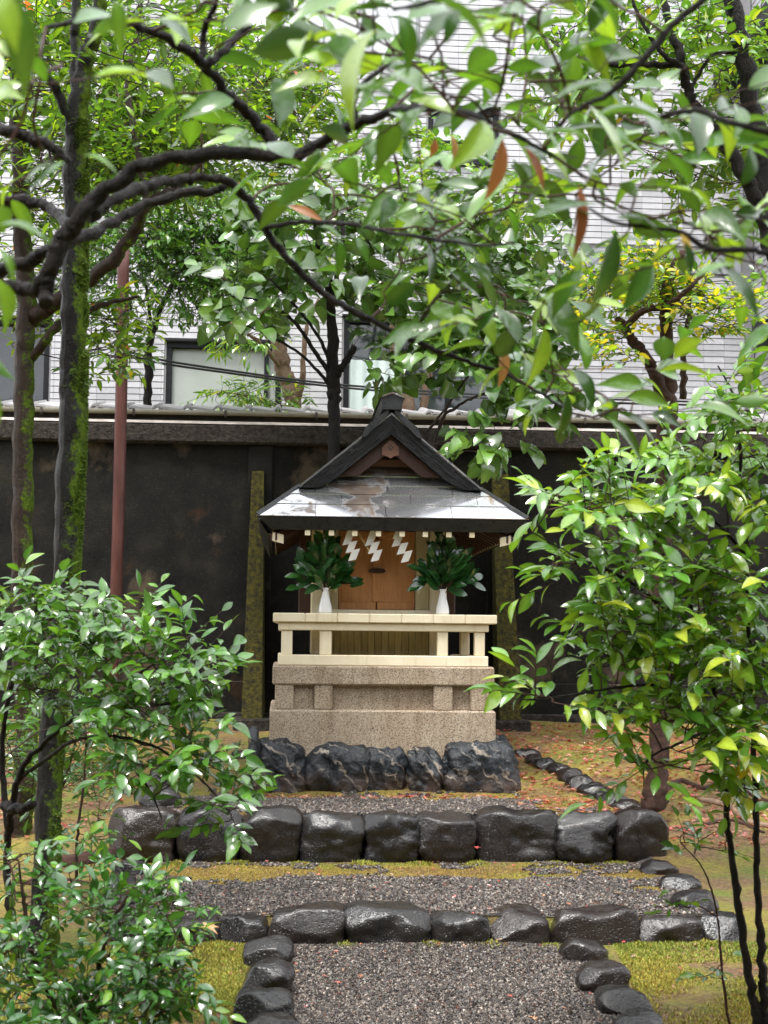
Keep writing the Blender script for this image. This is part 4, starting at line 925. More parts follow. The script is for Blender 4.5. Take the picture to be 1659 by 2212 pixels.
# vases, bouquets, paper streamers
def vase(px, side_):
    c = np.array([SX(px, .1), YS+.1, SZ(1325)+.0008]); h = .165; F_ = 1.12
    v = empty('vase', c, f'white porcelain vase on the {side_} end of the cream shelf', 'vase', 'white vases on the shelf')
    mb = MB(); lathe(mb, c, [(a_*F_, b_*F_) for a_, b_ in [(.037, 0), (.043, .004), (.044, .015), (.041, .045), (.030, .09), (.022, .125), (.0185, .145), (.0185, .15)]], 28); mb.build('body', M['porcelain'], v, True)
    mb = MB(); lathe(mb, c, [(a_*F_, b_*F_) for a_, b_ in [(.0186, .15), (.022, .152), (.022, .163), (.0195, .165), (.016, .164), (.0155, .13)]], 28); mb.build('rim', M['porcelain'], v, True)
    return c+np.array([0, 0, .175])
VL, VR = vase(702, 'left'), vase(957, 'right')
for i, (px, py, flip) in enumerate(((757, 1130, 0), (806, 1131, 0), (861, 1132, 0))):
    k = -.1; s_ = (DS+k)/FPX; x, z = RX(px, k), SZ(py+2, k); y = YS+k
    st = empty('paper_streamer', (x, y, z), f'white zigzag paper streamer hanging under the eave, {["left of", "in the middle before", "right of"][i]} the doors', 'paper streamer', 'paper streamers under the eave')
    for j in range(4):
        w, h = .056, .08; dx = (-.5+.0*j)*w+[-.01, -.028, -.006, .014][j]+(.012 if i == 2 else 0)*j; z0 = z-.012-j*.056
        A = np.array([(0, 0), (w, .012), (w-.030, -h+.012), (-.030, -h)]); th = .0012; yj = y-.004*j+.012*(j % 2)
        V = np.array([(x+dx+p_[0]+.008, yj+(.012 if q in (1, 2) else 0), z0+p_[1]) for q, p_ in enumerate(A)]); mb = MB(); mb.add(np.concatenate([V, V+np.array([0, th, 0])]), [np.array([(3, 2, 1, 0), (4, 5, 6, 7), (0, 1, 5, 4), (1, 2, 6, 5), (2, 3, 7, 6), (3, 0, 4, 7)])]); mb.build('paper_fold', M['paper'], st)
mb = MB(); a = np.array([RX(757, -.08), YS-.07, SZ(1130, -.08)]); b = np.array([RX(796, -.08), YS-.08, SZ(1196, -.08)]); tube(mb, np.linspace(a, b, 5), .006, 6, .1)
tag(mb.build('straw_stalk', M['straw'], at=a), 'slanting pale straw stalk hanging beside the middle paper streamer', 'straw')
mb = MB(); a, b = smooth_path([(RX(715, .06), YS-.085, SZ(1124, -.085)), (RX(830, .06), YS-.085, SZ(1128, -.085)), (RX(940, .06), YS-.085, SZ(1128, -.085))], [.006]*3, 8); tube(mb, a, b, 6, .08)
tag(mb.build('straw_rope', M['straw'], at=a[0]), 'thin straw rope strung under the front eave', 'rope')

# ------------------------------------------------------------------ plants
def leaf_geo(w, n=5, fold=.18, curl=.18, peak=.45, point=1.0, lob=0.):
    V = []; F = []
    for i in range(n+1):
        t = i/n
        if lob:      # broad leaf: heart shaped with shallow lobes
            ww = w*max(math.sin(math.pi*min(.10+.9*t, 1)**.66), 0)**.75*(1+lob*math.sin(t*19)) if i < n else .004
        else:
            a = t**(math.log(.5)/math.log(peak)); ww = w*max(math.sin(math.pi*min(max(a, 0), 1)), 0)**(point if a > .5 else .85)
        ww = max(ww, .012 if i == 0 else .003)
        z = -curl*t*t+.04*math.sin(t*3); V += [(-ww/2, t, z+fold*ww/2), (0, t, z), (ww/2, t, z+fold*ww/2)]
    for i in range(n):
        b = 3*i; F += [(b, b+1, b+4, b+3), (b+1, b+2, b+5, b+4)]
    return np.array(V), np.array(F)
def pick_cols(cols, n, var=.18):
    cols = np.asarray(cols, float); w = cols[:, 3]/cols[:, 3].sum(); i = RNG.choice(len(cols), n, p=w)
    return cols[i, :3]*RNG.uniform(1-var, 1+var, (n, 1))*RNG.uniform(.94, 1.06, (n, 3))

def spray(base, d, length, nl, L, up, droop, spread, tiltvar, pts, face=0.):
    """leaves along a twig: returns pos, axis, normal, length"""
    t = np.linspace(.12, 1, nl)
    seg = pts(t); s_ = np.where(np.arange(nl) % 2 == 0, 1., -1.); s_[-1] = 0
    upv = nrm(np.array([RNG.normal(0, tiltvar), RNG.normal(-face, tiltvar), 1.])); sd_ = np.cross(d, upv)
    if np.linalg.norm(sd_) < .05: sd_ = np.array([1., 0, 0])
    sd_ = nrm(sd_); a = np.radians(spread+RNG.normal(0, 12, nl))*np.abs(s_)+np.where(s_ == 0, RNG.normal(0, .2, nl), 0)
    ax = d*np.cos(a)[:, None]+sd_*(np.sin(a)*np.where(s_ == 0, 1, s_))[:, None]+RNG.normal(0, .16, (nl, 3))+np.array([0, 0, -1.])*(droop+RNG.normal(0, .18, nl))[:, None]
    ax = nrm(ax); nz = upv+RNG.normal(0, tiltvar, (nl, 3)); nz = nrm(nz-ax*(nz*ax).sum(1, keepdims=True))
    return seg, ax, nz, L*RNG.uniform(.62, 1.15, nl)*np.where(t < .3, .85, 1)

def plant(name, label, cat, base, stems, blobs, leafL, leafW, lm, cols, bark, twigm='twig', group=None, nl=(5, 9), tl=(.12, .25), up=.25, droop=.15,
          spread=55, tiltvar=.3, nparts=300, geo=dict(), n=5, rt=.0022, out=None, maxlink=9., crown='foliage', minpx=10, extra=None, sides=8, trunk_rough=.04, stemname='trunk', face=0.):
    root = empty(name, base, label, cat, group)
    nodes_ = []; nr = []
    for k, (pts, rad) in enumerate(stems):
        w = PN(pts) if not isinstance(pts, np.ndarray) else pts
        a, r = smooth_path(w, rad, 9); mb = MB(); kk = np.array([noise.noise_vector(Vector(q)*(.16/max(rq, .004))+Vector((k*5.1, 0, 0))) for q, rq in zip(a, r)]); kk[0] = 0; big = np.clip(.025/r, .25, 1); a = a+kk*(np.minimum(r, .05)*.75*big)[:, None]; r = r*(1+.22*kk[:, 0]*big); jit = RNG.normal(0, 1, a.shape)*r[:, None]*.07; jit[0] = 0
        tube(mb, a+jit, r, max(sides, 5) if r.max() < .03 else 14, trunk_rough); mb.build(stemname if k == 0 else 'branch', M[bark], root, True)
        nodes_.append(a); nr.append(r)
    nodes_ = np.concatenate(nodes_); nr = np.concatenate(nr)
    Q = []
    for (cx, cy_, d, rx, ry, rd, cnt) in blobs:
        u = nrm(RNG.normal(size=(cnt, 3)))*RNG.uniform(0, 1, (cnt, 1))**(1/2.4)
        Q.append(PN(np.stack([cx+rx*u[:, 0], cy_+ry*u[:, 1], d+rd*u[:, 2]], 1)))
    Q = np.concatenate(Q); dist = np.array([np.min(np.linalg.norm(nodes_-q, axis=1)) for q in Q]); Q = Q[np.argsort(dist)]
    tw = MB(); Pp, Ax, Nz, Ln = [], [], [], []
    for q in Q:
        dd = np.linalg.norm(nodes_-q, axis=1)+np.where(nodes_[:, 2] > q[2]+.05, .1, 0); i = int(np.argmin(dd)); p = nodes_[i]; v = q-p; L = np.linalg.norm(v)
        if L > maxlink: continue
        h = v.copy(); dirv = nrm(v*(1/max(L, .05))*.8+np.array([RNG.normal(0, .45), RNG.normal(0, .45), RNG.normal(up, .22)]))
        length = RNG.uniform(*tl)
        mid = p+v*.5+np.array([RNG.normal(0, .08), RNG.normal(0, .08), RNG.normal(.03, .06)])*L
        end = q+dirv*length+np.array([0, 0, -.1*length])
        path, rr = smooth_path([p, mid, q, end], [min(rt*1.7+.004*L, nr[i]*.7+rt*.5), rt*1.4+.002*L, rt, rt*.5], 4)
        tube(tw, path, rr, 4, 0, None, False)
        nodes_ = np.concatenate([nodes_, path[3:9:2]]); nr = np.concatenate([nr, rr[3:9:2]])
        def pts(t, a=q, b=end, m_=mid): return (a+(b-a)*t[:, None])
        S_ = spray(q, nrm(end-q), length, int(RNG.integers(nl[0], nl[1]+1)), leafL, up, droop, spread, tiltvar, pts, face)
        Pp.append(S_[0]); Ax.append(S_[1]); Nz.append(S_[2]); Ln.append(S_[3])
    if tw.n: tw.build('twigs', M[twigm], root, True)['kind'] = 'stuff'
    Pp, Ax, Nz, Ln = map(np.concatenate, (Pp, Ax, Nz, Ln))
    if extra is not None:                              # single leaves read off the photograph
        Pp = np.concatenate([extra[0], Pp]); Ax = np.concatenate([extra[1], Ax]); Nz = np.concatenate([extra[2], Nz]); Ln = np.concatenate([extra[3], Ln])
    place_leaves(root, Pp, Ax, Nz, Ln, leafW, lm, cols, nparts, geo, n, crown, minpx, len(extra[0]) if extra is not None else 0)
    return root

def place_leaves(root, Pp, Ax, Nz, Ln, leafW, lm, cols, nparts, geo, n, crown, minpx=10, first=0):
    Xv = np.cross(Ax, Nz); K = len(Pp); q = proj(Pp+Ax*Ln[:, None]*.5); size = Ln*FPX/2.16/np.maximum(q[:, 2], .1)
    vis = (q[:, 0] > -30) & (q[:, 0] < 1690) & (q[:, 1] > -30) & (q[:, 1] < 2240) & (size >= minpx)
    order = np.argsort(np.where(vis, q[:, 2], 1e9)); order = order[vis[order]]; one = np.zeros(K, bool); one[order[:nparts]] = True
    tints = pick_cols(cols, K)
    gs = [leaf_geo(leafW*RNG.uniform(.75, 1.2), n, **{**dict(fold=RNG.uniform(.0, .5), curl=RNG.uniform(-.08, .42)), **geo}) for _ in range(6)]
    rib = np.where(np.arange(len(gs[0][0])) % 3 == 1, 1.35, .95)[:, None]
    var = RNG.integers(0, 6, K)
    base = ORIGIN[root.name]
    if one.any():
        pool = []
        for k in range(18):
            v, f = gs[k % 6]; mb = MB(); mb.add(v, [f], pick_cols(cols, 1)[0]*rib); me = mb.mesh('leaf', None, True); me.materials.append(M[lm]); pool.append(me)
        for i in np.nonzero(one)[0]:
            o = bpy.data.objects.new('leaf', pool[RNG.integers(0, 18)]); col.objects.link(o); o.parent = root
            mx = np.eye(4); mx[:3, 0] = Xv[i]*Ln[i]; mx[:3, 1] = Ax[i]*Ln[i]; mx[:3, 2] = Nz[i]*Ln[i]; mx[:3, 3] = Pp[i]-base; o.matrix_local = Matrix(mx.tolist())
    mb = MB()
    for k in range(6):
        s_ = (~one) & (var == k); m_ = int(s_.sum())
        if not m_: continue
        v, f = gs[k]; R = np.stack([Xv[s_], Ax[s_], Nz[s_]], 1)
        w = np.einsum('kj,nji->nki', v, R)*Ln[s_][:, None, None]+Pp[s_][:, None]
        mb.add(w.reshape(-1, 3), [(f[None]+len(v)*np.arange(m_)[:, None, None]).reshape(-1, 4)], (tints[s_][:, None]*rib[None]).reshape(-1, 3))
    if mb.n: mb.build(crown, M[lm], root, True)['kind'] = 'stuff'

GREEN = [(0.0459, 0.125, 0.0236, 4), (0.0655, 0.17, 0.0262, 4), (0.0979, 0.223, 0.0288, 3), (0.157, 0.288, 0.0393, 1)]
DEEP = [(0.0308, 0.098, 0.028, 4), (0.049, 0.14, 0.0336, 4), (0.07, 0.182, 0.042, 2), (0.126, 0.252, 0.042, .6)]
LIME = [(.07, .16, .018, 4), (.13, .25, .022, 4), (.2, .33, .025, 3), (.04, .1, .018, 5), (.4, .4, .04, .3), (.45, .12, .04, .12)]
FRESH = [(0.0751, 0.189, 0.0225, 4), (0.118, 0.25, 0.0276, 4), (0.189, 0.325, 0.0351, 3), (0.3, 0.376, 0.0376, .7), (0.501, 0.376, 0.0376, .05)]
PALE = [(.06, .13, .03, 3), (.09, .18, .04, 4), (.13, .24, .05, 3), (.045, .1, .02, 2)]
DARKB = [(.018, .075, .02, 4), (.03, .11, .028, 4), (.05, .15, .035, 2)]

# evergreen sprigs in the vases
def bouquet(c, side_, box_):
    d = proj(c)[2]; root = empty('evergreen_sprigs', c, f'bunch of dark glossy evergreen sprigs in the {side_} white vase', 'sprigs', 'evergreen sprigs in the vases')
    x0, x1, y0, y1 = box_; mb = MB(); Pp, Ax, Nz, Ln = [], [], [], []
    for i in range(17):
        tx = x0+(x1-x0)*(.08+.84*(i/16))+RNG.normal(0, 4); ty = y0+(y1-y0)*(.1+.75*abs(i/16-.5)*1.7+RNG.uniform(-.08, .16)); tip = P(tx, ty, d+RNG.uniform(-.1, .08))
        a, r = smooth_path([c-np.array([0, 0, .05]), c+(tip-c)*.45+np.array([0, 0, .05]), tip], [.003, .0025, .0015], 5); tube(mb, a, r, 5)
        for t in np.linspace(.22, 1, 8):
            p = a[int(t*(len(a)-1))]; dv = nrm(tip-c); sd_ = nrm(RNG.normal(size=3)); ax = nrm(dv*.9+sd_*.62+np.array([0, -.2, .12])); nz = nrm(np.array([RNG.normal(0, .4), -.9, .5])); nz = nrm(nz-ax*(ax@nz))
            Pp.append(p); Ax.append(ax); Nz.append(nz); Ln.append(RNG.uniform(.09, .145))
    mb.build('stems', M['twig'], root, True)
    place_leaves(root, np.array(Pp), np.array(Ax), np.array(Nz), np.array(Ln)*1.12, .48, 'leaf_dark', DARKB, 300, dict(peak=.5, point=.8), 6, 'foliage', 1)
bouquet(VL, 'left', (640, 762, 1150, 1285)); bouquet(VR, 'right', (896, 1030, 1150, 1290))

# mossy trunk at the left front
plant('mossy_tree', 'tall slim tree with a dark trunk coated in bright green moss at left', 'tree', P(90, 2118, 6.75),
      [([(86, 2135, 6.75), (98, 1930, 6.75), (110, 1620, 6.8), (142, 1240, 6.8), (155, 1000, 6.8), (160, 800, 6.8), (162, 600, 6.8), (165, 420, 6.8), (166, 260, 6.8), (185, 130, 6.8), (208, 60, 6.8), (222, -120, 6.8), (240, -500, 6.9)], [.072, .06, .056, .058, .06, .058, .055, .052, .05, .036, .03, .026, .012]),
       ([(166, 290, 6.8), (125, 200, 6.75), (75, 115, 6.7), (20, 60, 6.6), (-120, -40, 6.5)], [.03, .02, .016, .014, .01]),
       ([(165, 270, 6.82), (164, 120, 6.86), (163, -20, 6.9), (165, -300, 7)], [.035, .024, .02, .01])],
      [(150, -150, 6.8, 300, 120, .7, 60), (60, 150, 6.9, 120, 130, .5, 40), (300, 80, 7.2, 160, 110, .5, 50)],
      .085, .42, 'leaf_thin', LIME, 'bark_moss', nparts=200, n=4, maxlink=1.4)
def trunk_tufts(root, pts, rad, n, hgt):
    a, r = smooth_path(PN(pts), rad, 12); i = RNG.integers(0, len(a)-1, n); f = RNG.uniform(0, 1, (n, 1)); c = a[i]*(1-f)+a[i+1]*f; rr = r[i]
    th = RNG.normal(-.25, .75, n); nv = np.stack([np.cos(th), np.sin(th), np.zeros(n)], 1); b = c+nv*(rr*.99)[:, None]
    k = np.array([noise.noise(Vector(q)*7)+.6*noise.noise(Vector(q)*21) for q in b])+.35*np.cos(th) > .12; b, nv = b[k], nv[k]; n = len(b)
    h = hgt*RNG.uniform(.4, 1.2, n); t = nrm(np.cross(nv, RNG.normal(size=(n, 3)))); tip = b+nv*h[:, None]+np.stack([RNG.normal(0, .3, n)*h, RNG.normal(0, .3, n)*h, -.3*h], 1)
    v = np.stack([b-t*(h*.4)[:, None], b+t*(h*.4)[:, None], tip], 1).reshape(-1, 3); mb = MB()
    mb.add(v, [np.arange(3*n).reshape(-1, 3)], np.repeat(np.array([(.085, .145, .008)])*RNG.uniform(.5, 1.7, (n, 1))*RNG.uniform(.85, 1.15, (n, 3)), 3, 0)); mb.build('moss', M['moss'], root)['kind'] = 'stuff'
trunk_tufts(bpy.data.objects['mossy_tree'], [(98, 1930, 6.75), (110, 1620, 6.8), (142, 1240, 6.8), (155, 1000, 6.8), (160, 800, 6.8), (162, 600, 6.8), (165, 420, 6.8), (166, 260, 6.8)], [.06, .056, .058, .06, .058, .055, .052, .05], 52000, .0085)
# red-barked tree behind it
plant('red_barked_tree', 'slender tree with a reddish mossy trunk at the left edge', 'tree', P(34, 1842, 9.7),
      [([(30, 1860, 9.7), (48, 1760, 9.7), (58, 1640, 9.7), (48, 1250, 9.7), (50, 1000, 9.7), (53, 800, 9.7), (56, 660, 9.7), (50, 500, 9.7), (44, 350, 9.7), (36, 180, 9.7), (28, 0, 9.7), (10, -300, 9.7)], [.09, .075, .07, .066, .064, .062, .06, .058, .056, .05, .045, .02]),
       ([(56, 700, 9.7), (110, 660, 9.6), (160, 625, 9.4), (235, 570, 9.2), (290, 500, 9.1), (322, 440, 9.0), (395, 395, 9.0), (440, 340, 9)], [.05, .05, .046, .04, .036, .03, .022, .012]),
       ([(60, 790, 9.7), (110, 720, 9.6), (150, 690, 9.6), (215, 660, 9.4), (300, 640, 9.3)], [.03, .028, .026, .018, .008]),
       ([(45, 480, 9.7), (10, 440, 9.6), (-80, 430, 9.5)], [.035, .03, .025]),
       ([(322, 440, 9.0), (300, 330, 9.1), (275, 180, 9.2), (300, 60, 9.3), (300, -100, 9.3)], [.028, .024, .02, .018, .01])],
      [(150, 300, 9.8, 230, 210, 1.1, 420), (420, 210, 10, 210, 190, 1.1, 420), (60, 600, 10.4, 160, 160, .6, 150), (330, 330, 9.6, 180, 120, .8, 230), (250, 700, 10.4, 90, 90, .4, 60), (100, 60, 10, 220, 110, .8, 260), (600, 220, 10.8, 150, 170, .6, 260), (225, 770, 9.6, 70, 40, .3, 26)],
      .09, .42, 'leaf_thin', LIME, 'bark_red2', nparts=300, n=4, maxlink=2.2, minpx=9)
# dark leaved small tree by the red post
plant('dense_small_tree', 'dense small leaved dark green tree behind the red post', 'tree', P(318, 1330, 15.2),
      [([(318, 1330, 15.2), (318, 950, 15.2), (320, 800, 15.1), (328, 720, 15), (370, 620, 14.8), (430, 500, 14.6)], [.05, .045, .04, .035, .025, .01]), ([(328, 720, 15), (315, 620, 14.6), (290, 540, 14.3)], [.02, .014, .006])],
      [(440, 580, 14.4, 150, 110, .6, 520), (330, 480, 14.2, 140, 120, .6, 360), (240, 560, 14.2, 80, 110, .4, 150), (510, 450, 14.5, 130, 90, .5, 330)],
      .085, .46, 'leaf', GREEN, 'bark_dark', nparts=120, n=3, tl=(.1, .2), up=-.1, droop=.25, maxlink=3., minpx=6)
# broad leaved tree right behind the shrine
plant('broad_leaved_tree', 'dark straight trunked tree with broad pale green leaves right behind the shrine', 'tree', P(722, 1560, 13.2),
      [([(722, 1560, 13.2), (722, 1000, 13.2), (722, 880, 13.2), (720, 815, 13.2), (716, 700, 13.2), (712, 620, 13.2), (690, 540, 13.2), (678, 470, 13.2), (670, 380, 13.3)], [.055, .052, .052, .06, .042, .038, .026, .02, .01]),
       ([(722, 815, 13.2), (745, 785, 13.1), (766, 748, 13.05)], [.035, .03, .026]),
       ([(716, 640, 13.2), (740, 540, 13.2), (742, 440, 13.3), (760, 330, 13.4)], [.024, .02, .016, .008]),
       ([(720, 820, 13.2), (680, 760, 13.1), (630, 690, 13), (560, 650, 12.9), (500, 640, 12.9)], [.022, .018, .015, .01, .006]),
       ([(720, 812, 13.2), (690, 730, 13.1), (620, 640, 13), (580, 600, 12.9)], [.018, .015, .011, .006]),
       ([(712, 830, 13.2), (655, 770, 13), (600, 735, 12.9), (525, 700, 12.9)], [.016, .013, .01, .005])],
      [(600, 600, 13.1, 200, 110, .6, 65), (900, 590, 13.3, 230, 160, .6, 94), (700, 470, 13.2, 190, 100, .5, 54), (1090, 560, 13.2, 170, 160, .6, 72), (880, 770, 13.1, 150, 90, .4, 29), (540, 690, 13, 100, 60, .4, 17)],
      .165, .86, 'leaf', PALE, 'bark_dark', nparts=300, n=9, geo=dict(lob=.06), nl=(3, 6), tl=(.12, .25), droop=.4, up=.1, maxlink=2.6, tiltvar=.45, minpx=8, face=.6)
# overhanging broad leaved branches right of the ridge
plant('broad_leaved_sapling', 'thin sapling with broad wet leaves arching over the wall right of the shrine roof', 'tree', P(905, 1530, 12.9),
      [([(900, 1545, 12.9), (920, 1100, 13), (950, 920, 13), (985, 880, 12.9), (1020, 860, 12.8), (1065, 842, 12.7), (1105, 815, 12.6)], [.022, .02, .016, .013, .011, .009, .005]),
       ([(925, 930, 13), (970, 872, 12.9), (1010, 815, 12.8), (1060, 780, 12.7)], [.012, .01, .008, .004]),
       ([(940, 960, 13), (1000, 945, 12.7), (1060, 938, 12.5), (1110, 940, 12.4)], [.01, .008, .006, .003])],
      [(1110, 790, 12.6, 90, 80, .3, 30), (1060, 955, 12.4, 70, 45, .3, 17), (1180, 860, 12.4, 80, 60, .3, 17), (1010, 740, 12.8, 110, 70, .4, 32), (1190, 700, 12.6, 100, 90, .4, 32)],
      .165, .86, 'leaf', PALE, 'twig', nparts=260, n=9, geo=dict(lob=.06), nl=(3, 5), tl=(.1, .2), droop=.45, up=.05, maxlink=1.6, tiltvar=.45, minpx=8, sides=6, face=.6)
# trees between the wall and the building
plant('tan_barked_tree', 'tan barked tree with narrow leaves in front of the frosted window', 'tree', P(640, 960, 16.3),
      [([(650, 1250, 16.3), (634, 890, 16.3), (612, 800, 16.3), (600, 740, 16.3), (580, 690, 16.3), (568, 660, 16.3), (556, 560, 16.3)], [.1, .09, .085, .075, .06, .05, .02]),
       ([(640, 885, 16.3), (655, 800, 16.2), (660, 720, 16.2), (690, 640, 16.2)], [.04, .03, .025, .01]), ([(612, 800, 16.3), (560, 740, 16), (500, 700, 15.9), (450, 690, 15.8)], [.03, .02, .014, .006]),
       ([(635, 880, 16.3), (570, 870, 16), (510, 850, 15.9), (470, 850, 15.8)], [.02, .014, .01, .005])],
      [(520, 735, 15.9, 90, 30, .3, 34), (510, 855, 15.8, 80, 22, .3, 34), (600, 860, 15.9, 80, 25, .3, 24), (560, 560, 16.2, 150, 90, .6, 110)],
      .13, .26, 'leaf', FRESH, 'bark_tan', nparts=120, n=4, tl=(.1, .2), up=.1, droop=.3, maxlink=2.6, minpx=7)
plant('twin_stem_tree', 'pale tan twin stemmed tree rising behind the ridge of the shrine', 'tree', P(878, 960, 16.0),
      [([(885, 1250, 16), (880, 885, 16), (868, 830, 16), (850, 740, 16), (860, 600, 16), (880, 450, 16)], [.09, .075, .06, .045, .04, .012]), ([(905, 1250, 16), (915, 880, 16), (928, 800, 16), (950, 700, 16), (1000, 600, 16.1)], [.05, .042, .034, .03, .01])],
      [(900, 470, 16, 260, 130, .7, 150), (1000, 640, 16, 170, 90, .6, 72), (1120, 480, 16.2, 140, 120, .6, 58), (830, 330, 16.2, 200, 90, .6, 84)],
      .14, .5, 'leaf', FRESH, 'bark_tan', nparts=150, n=4, maxlink=2.6, minpx=7)
# right hand tree with the blackened stub
plant('stubbed_tree', 'reddish trunked tree with a blackened lopped limb at right', 'tree', P(1418, 1732, 10.2),
      [([(1414, 1745, 10.2), (1422, 1640, 10.2), (1430, 1400, 10.2), (1432, 1200, 10.2), (1436, 1000, 10.2), (1444, 880, 10.2), (1444, 800, 10.2), (1439, 720, 10.2), (1436, 640, 10.2), (1452, 590, 10.2), (1475, 540, 10.2)], [.09, .066, .058, .056, .06, .062, .045, .042, .04, .036, .02]),
       ([(1446, 900, 10.2), (1425, 835, 10.15), (1398, 775, 10.1), (1372, 742, 10.1), (1350, 705, 10.1), (1332, 690, 10.1)], [.055, .045, .036, .034, .026, .02]),
       ([(1348, 706, 10.1), (1385, 675, 10.0), (1440, 660, 9.95), (1480, 630, 9.9), (1515, 596, 9.9), (1560, 540, 9.9)], [.022, .022, .02, .017, .013, .006]),
       ([(1475, 860, 10.3), (1478, 740, 10.4), (1490, 660, 10.4), (1480, 560, 10.4)], [.024, .02, .017, .01])],
      [(1400, 630, 10.1, 120, 50, .4, 110), (1530, 660, 10.2, 120, 70, .5, 90), (1330, 740, 10, 60, 50, .3, 30), (1390, 560, 10.2, 90, 40, .4, 40), (1300, 640, 10.1, 60, 40, .3, 30)],
      .078, .5, 'leaf_thin', [(.12, .24, .025, 3), (.26, .34, .03, 3), (.45, .38, .04, 2), (.06, .15, .02, 3)], 'bark_red', nparts=300, n=4, maxlink=1.4, minpx=8)
# dark tree at the upper right
plant('dark_forked_tree', 'big dark forked tree leaning in at the upper right corner', 'tree', P(1880, 1900, 8.0),
      [([(1900, 1960, 8), (1840, 1400, 8), (1770, 900, 8), (1715, 620, 8), (1660, 420, 8), (1632, 260, 8), (1604, 120, 8), (1580, 10, 8), (1560, -120, 8), (1540, -300, 8)], [.1, .09, .08, .07, .058, .052, .048, .044, .04, .03]),
       ([(1740, 720, 8), (1672, 540, 7.95), (1640, 450, 7.95), (1612, 385, 7.9), (1560, 300, 7.9), (1505, 235, 7.9), (1482, 180, 7.9), (1468, 120, 7.9), (1440, 30, 7.9), (1415, -80, 7.9)], [.06, .045, .04, .036, .032, .028, .025, .024, .02, .015]),
       ([(1483, 190, 7.9), (1470, 145, 7.85), (1440, 125, 7.8), (1405, 80, 7.8), (1370, 10, 7.8), (1350, -40, 7.8)], [.02, .018, .013, .011, .009, .006]),
       ([(1474, 140, 7.9), (1400, 140, 7.8), (1330, 140, 7.8), (1250, 128, 7.8), (1210, 110, 7.8)], [.02, .017, .015, .013, .008]),
       ([(1485, 200, 7.9), (1540, 120, 8), (1600, 115, 8)], [.011, .009, .008])],
      [(1500, 80, 8.2, 200, 110, .6, 110), (1300, 90, 8, 150, 90, .5, 70), (1590, 300, 8.3, 110, 190, .4, 100), (1250, 200, 8.3, 140, 60, .5, 50), (1480, 330, 8.2, 130, 90, .4, 40)],
      .085, .5, 'leaf', FRESH, 'bark_dark', nparts=300, n=4, maxlink=1.6, up=-.05, droop=.25, minpx=9)

# shrubs
plant('left_shrub', 'broad wet evergreen shrub with oval leaves before the wall at left', 'shrub', G(30, 2010, .05),
      [([(25, 1990, 6.3), (15, 1850, 6.3), (30, 1720, 6.2), (60, 1640, 6.1), (150, 1560, 6.), (260, 1480, 5.9), (360, 1420, 5.8)], [.018, .016, .014, .011, .008, .006, .004]),
       ([(20, 1800, 6.3), (5, 1640, 6.3), (20, 1500, 6.2), (70, 1380, 6.1), (150, 1300, 6.)], [.015, .012, .01, .007, .004]),
       ([(45, 1680, 6.15), (100, 1640, 6.), (160, 1600, 5.8), (250, 1590, 5.7), (350, 1620, 5.6), (440, 1690, 5.5), (500, 1760, 5.5)], [.009, .008, .007, .006, .005, .004, .002]),
       ([(220, 1505, 5.95), (290, 1520, 5.8), (370, 1520, 5.7), (460, 1500, 5.7)], [.009, .007, .005, .003]),
       ([(245, 1590, 5.7), (290, 1660, 5.6), (330, 1720, 5.6), (350, 1770, 5.6)], [.006, .005, .004, .002]),
       ([(150, 1300, 6.), (230, 1290, 5.9), (300, 1285, 5.9)], [.006, .004, .002]), ([(10, 1740, 6.2), (40, 1750, 6.1), (75, 1735, 6.0)], [.022, .02, .014])],
      [(130, 1320, 5.9, 140, 70, .4, 40), (110, 1440, 5.9, 140, 90, .5, 44), (290, 1390, 5.8, 130, 70, .4, 42), (400, 1470, 5.7, 90, 60, .3, 30), (330, 1560, 5.7, 140, 60, .3, 35), (170, 1570, 6.9, 130, 70, .2, 21), (400, 1660, 5.6, 90, 60, .25, 23), (480, 1740, 5.5, 45, 40, .2, 11), (290, 1680, 5.6, 60, 60, .25, 11), (40, 1640, 7.2, 90, 80, .2, 18)],
      .086, .48, 'leaf', GREEN, 'bark_dark', 'twig', nl=(5, 8), tl=(.12, .2), nparts=300, n=6, maxlink=.9, rt=.0018, trunk_rough=.1, droop=.25, geo=dict(peak=.5), stemname='stem', face=.3)
plant('small_leaved_shrub', 'dark small leaved shrub behind the mossy trunk at left', 'shrub', G(60, 1780, .3),
      [([(110, 1790, 8.2), (100, 1650, 8.2), (80, 1520, 8.2)], [.012, .01, .005]), ([(112, 1770, 8.2), (150, 1650, 8.1), (175, 1560, 8.1)], [.009, .007, .004]), ([(165, 1900, 7.4), (168, 1800, 7.4), (182, 1680, 7.4), (186, 1580, 7.4)], [.008, .007, .006, .003])],
      [(90, 1610, 8.3, 120, 110, .4, 170), (190, 1600, 8, 110, 110, .4, 110), (220, 1700, 7.6, 60, 80, .2, 26), (200, 1790, 7.4, 60, 50, .2, 10)],
      .042, .45, 'leaf', DEEP, 'twig', 'twig_red', nparts=120, n=3, tl=(.08, .16), maxlink=.8, minpx=7, rt=.0015, stemname='stem')
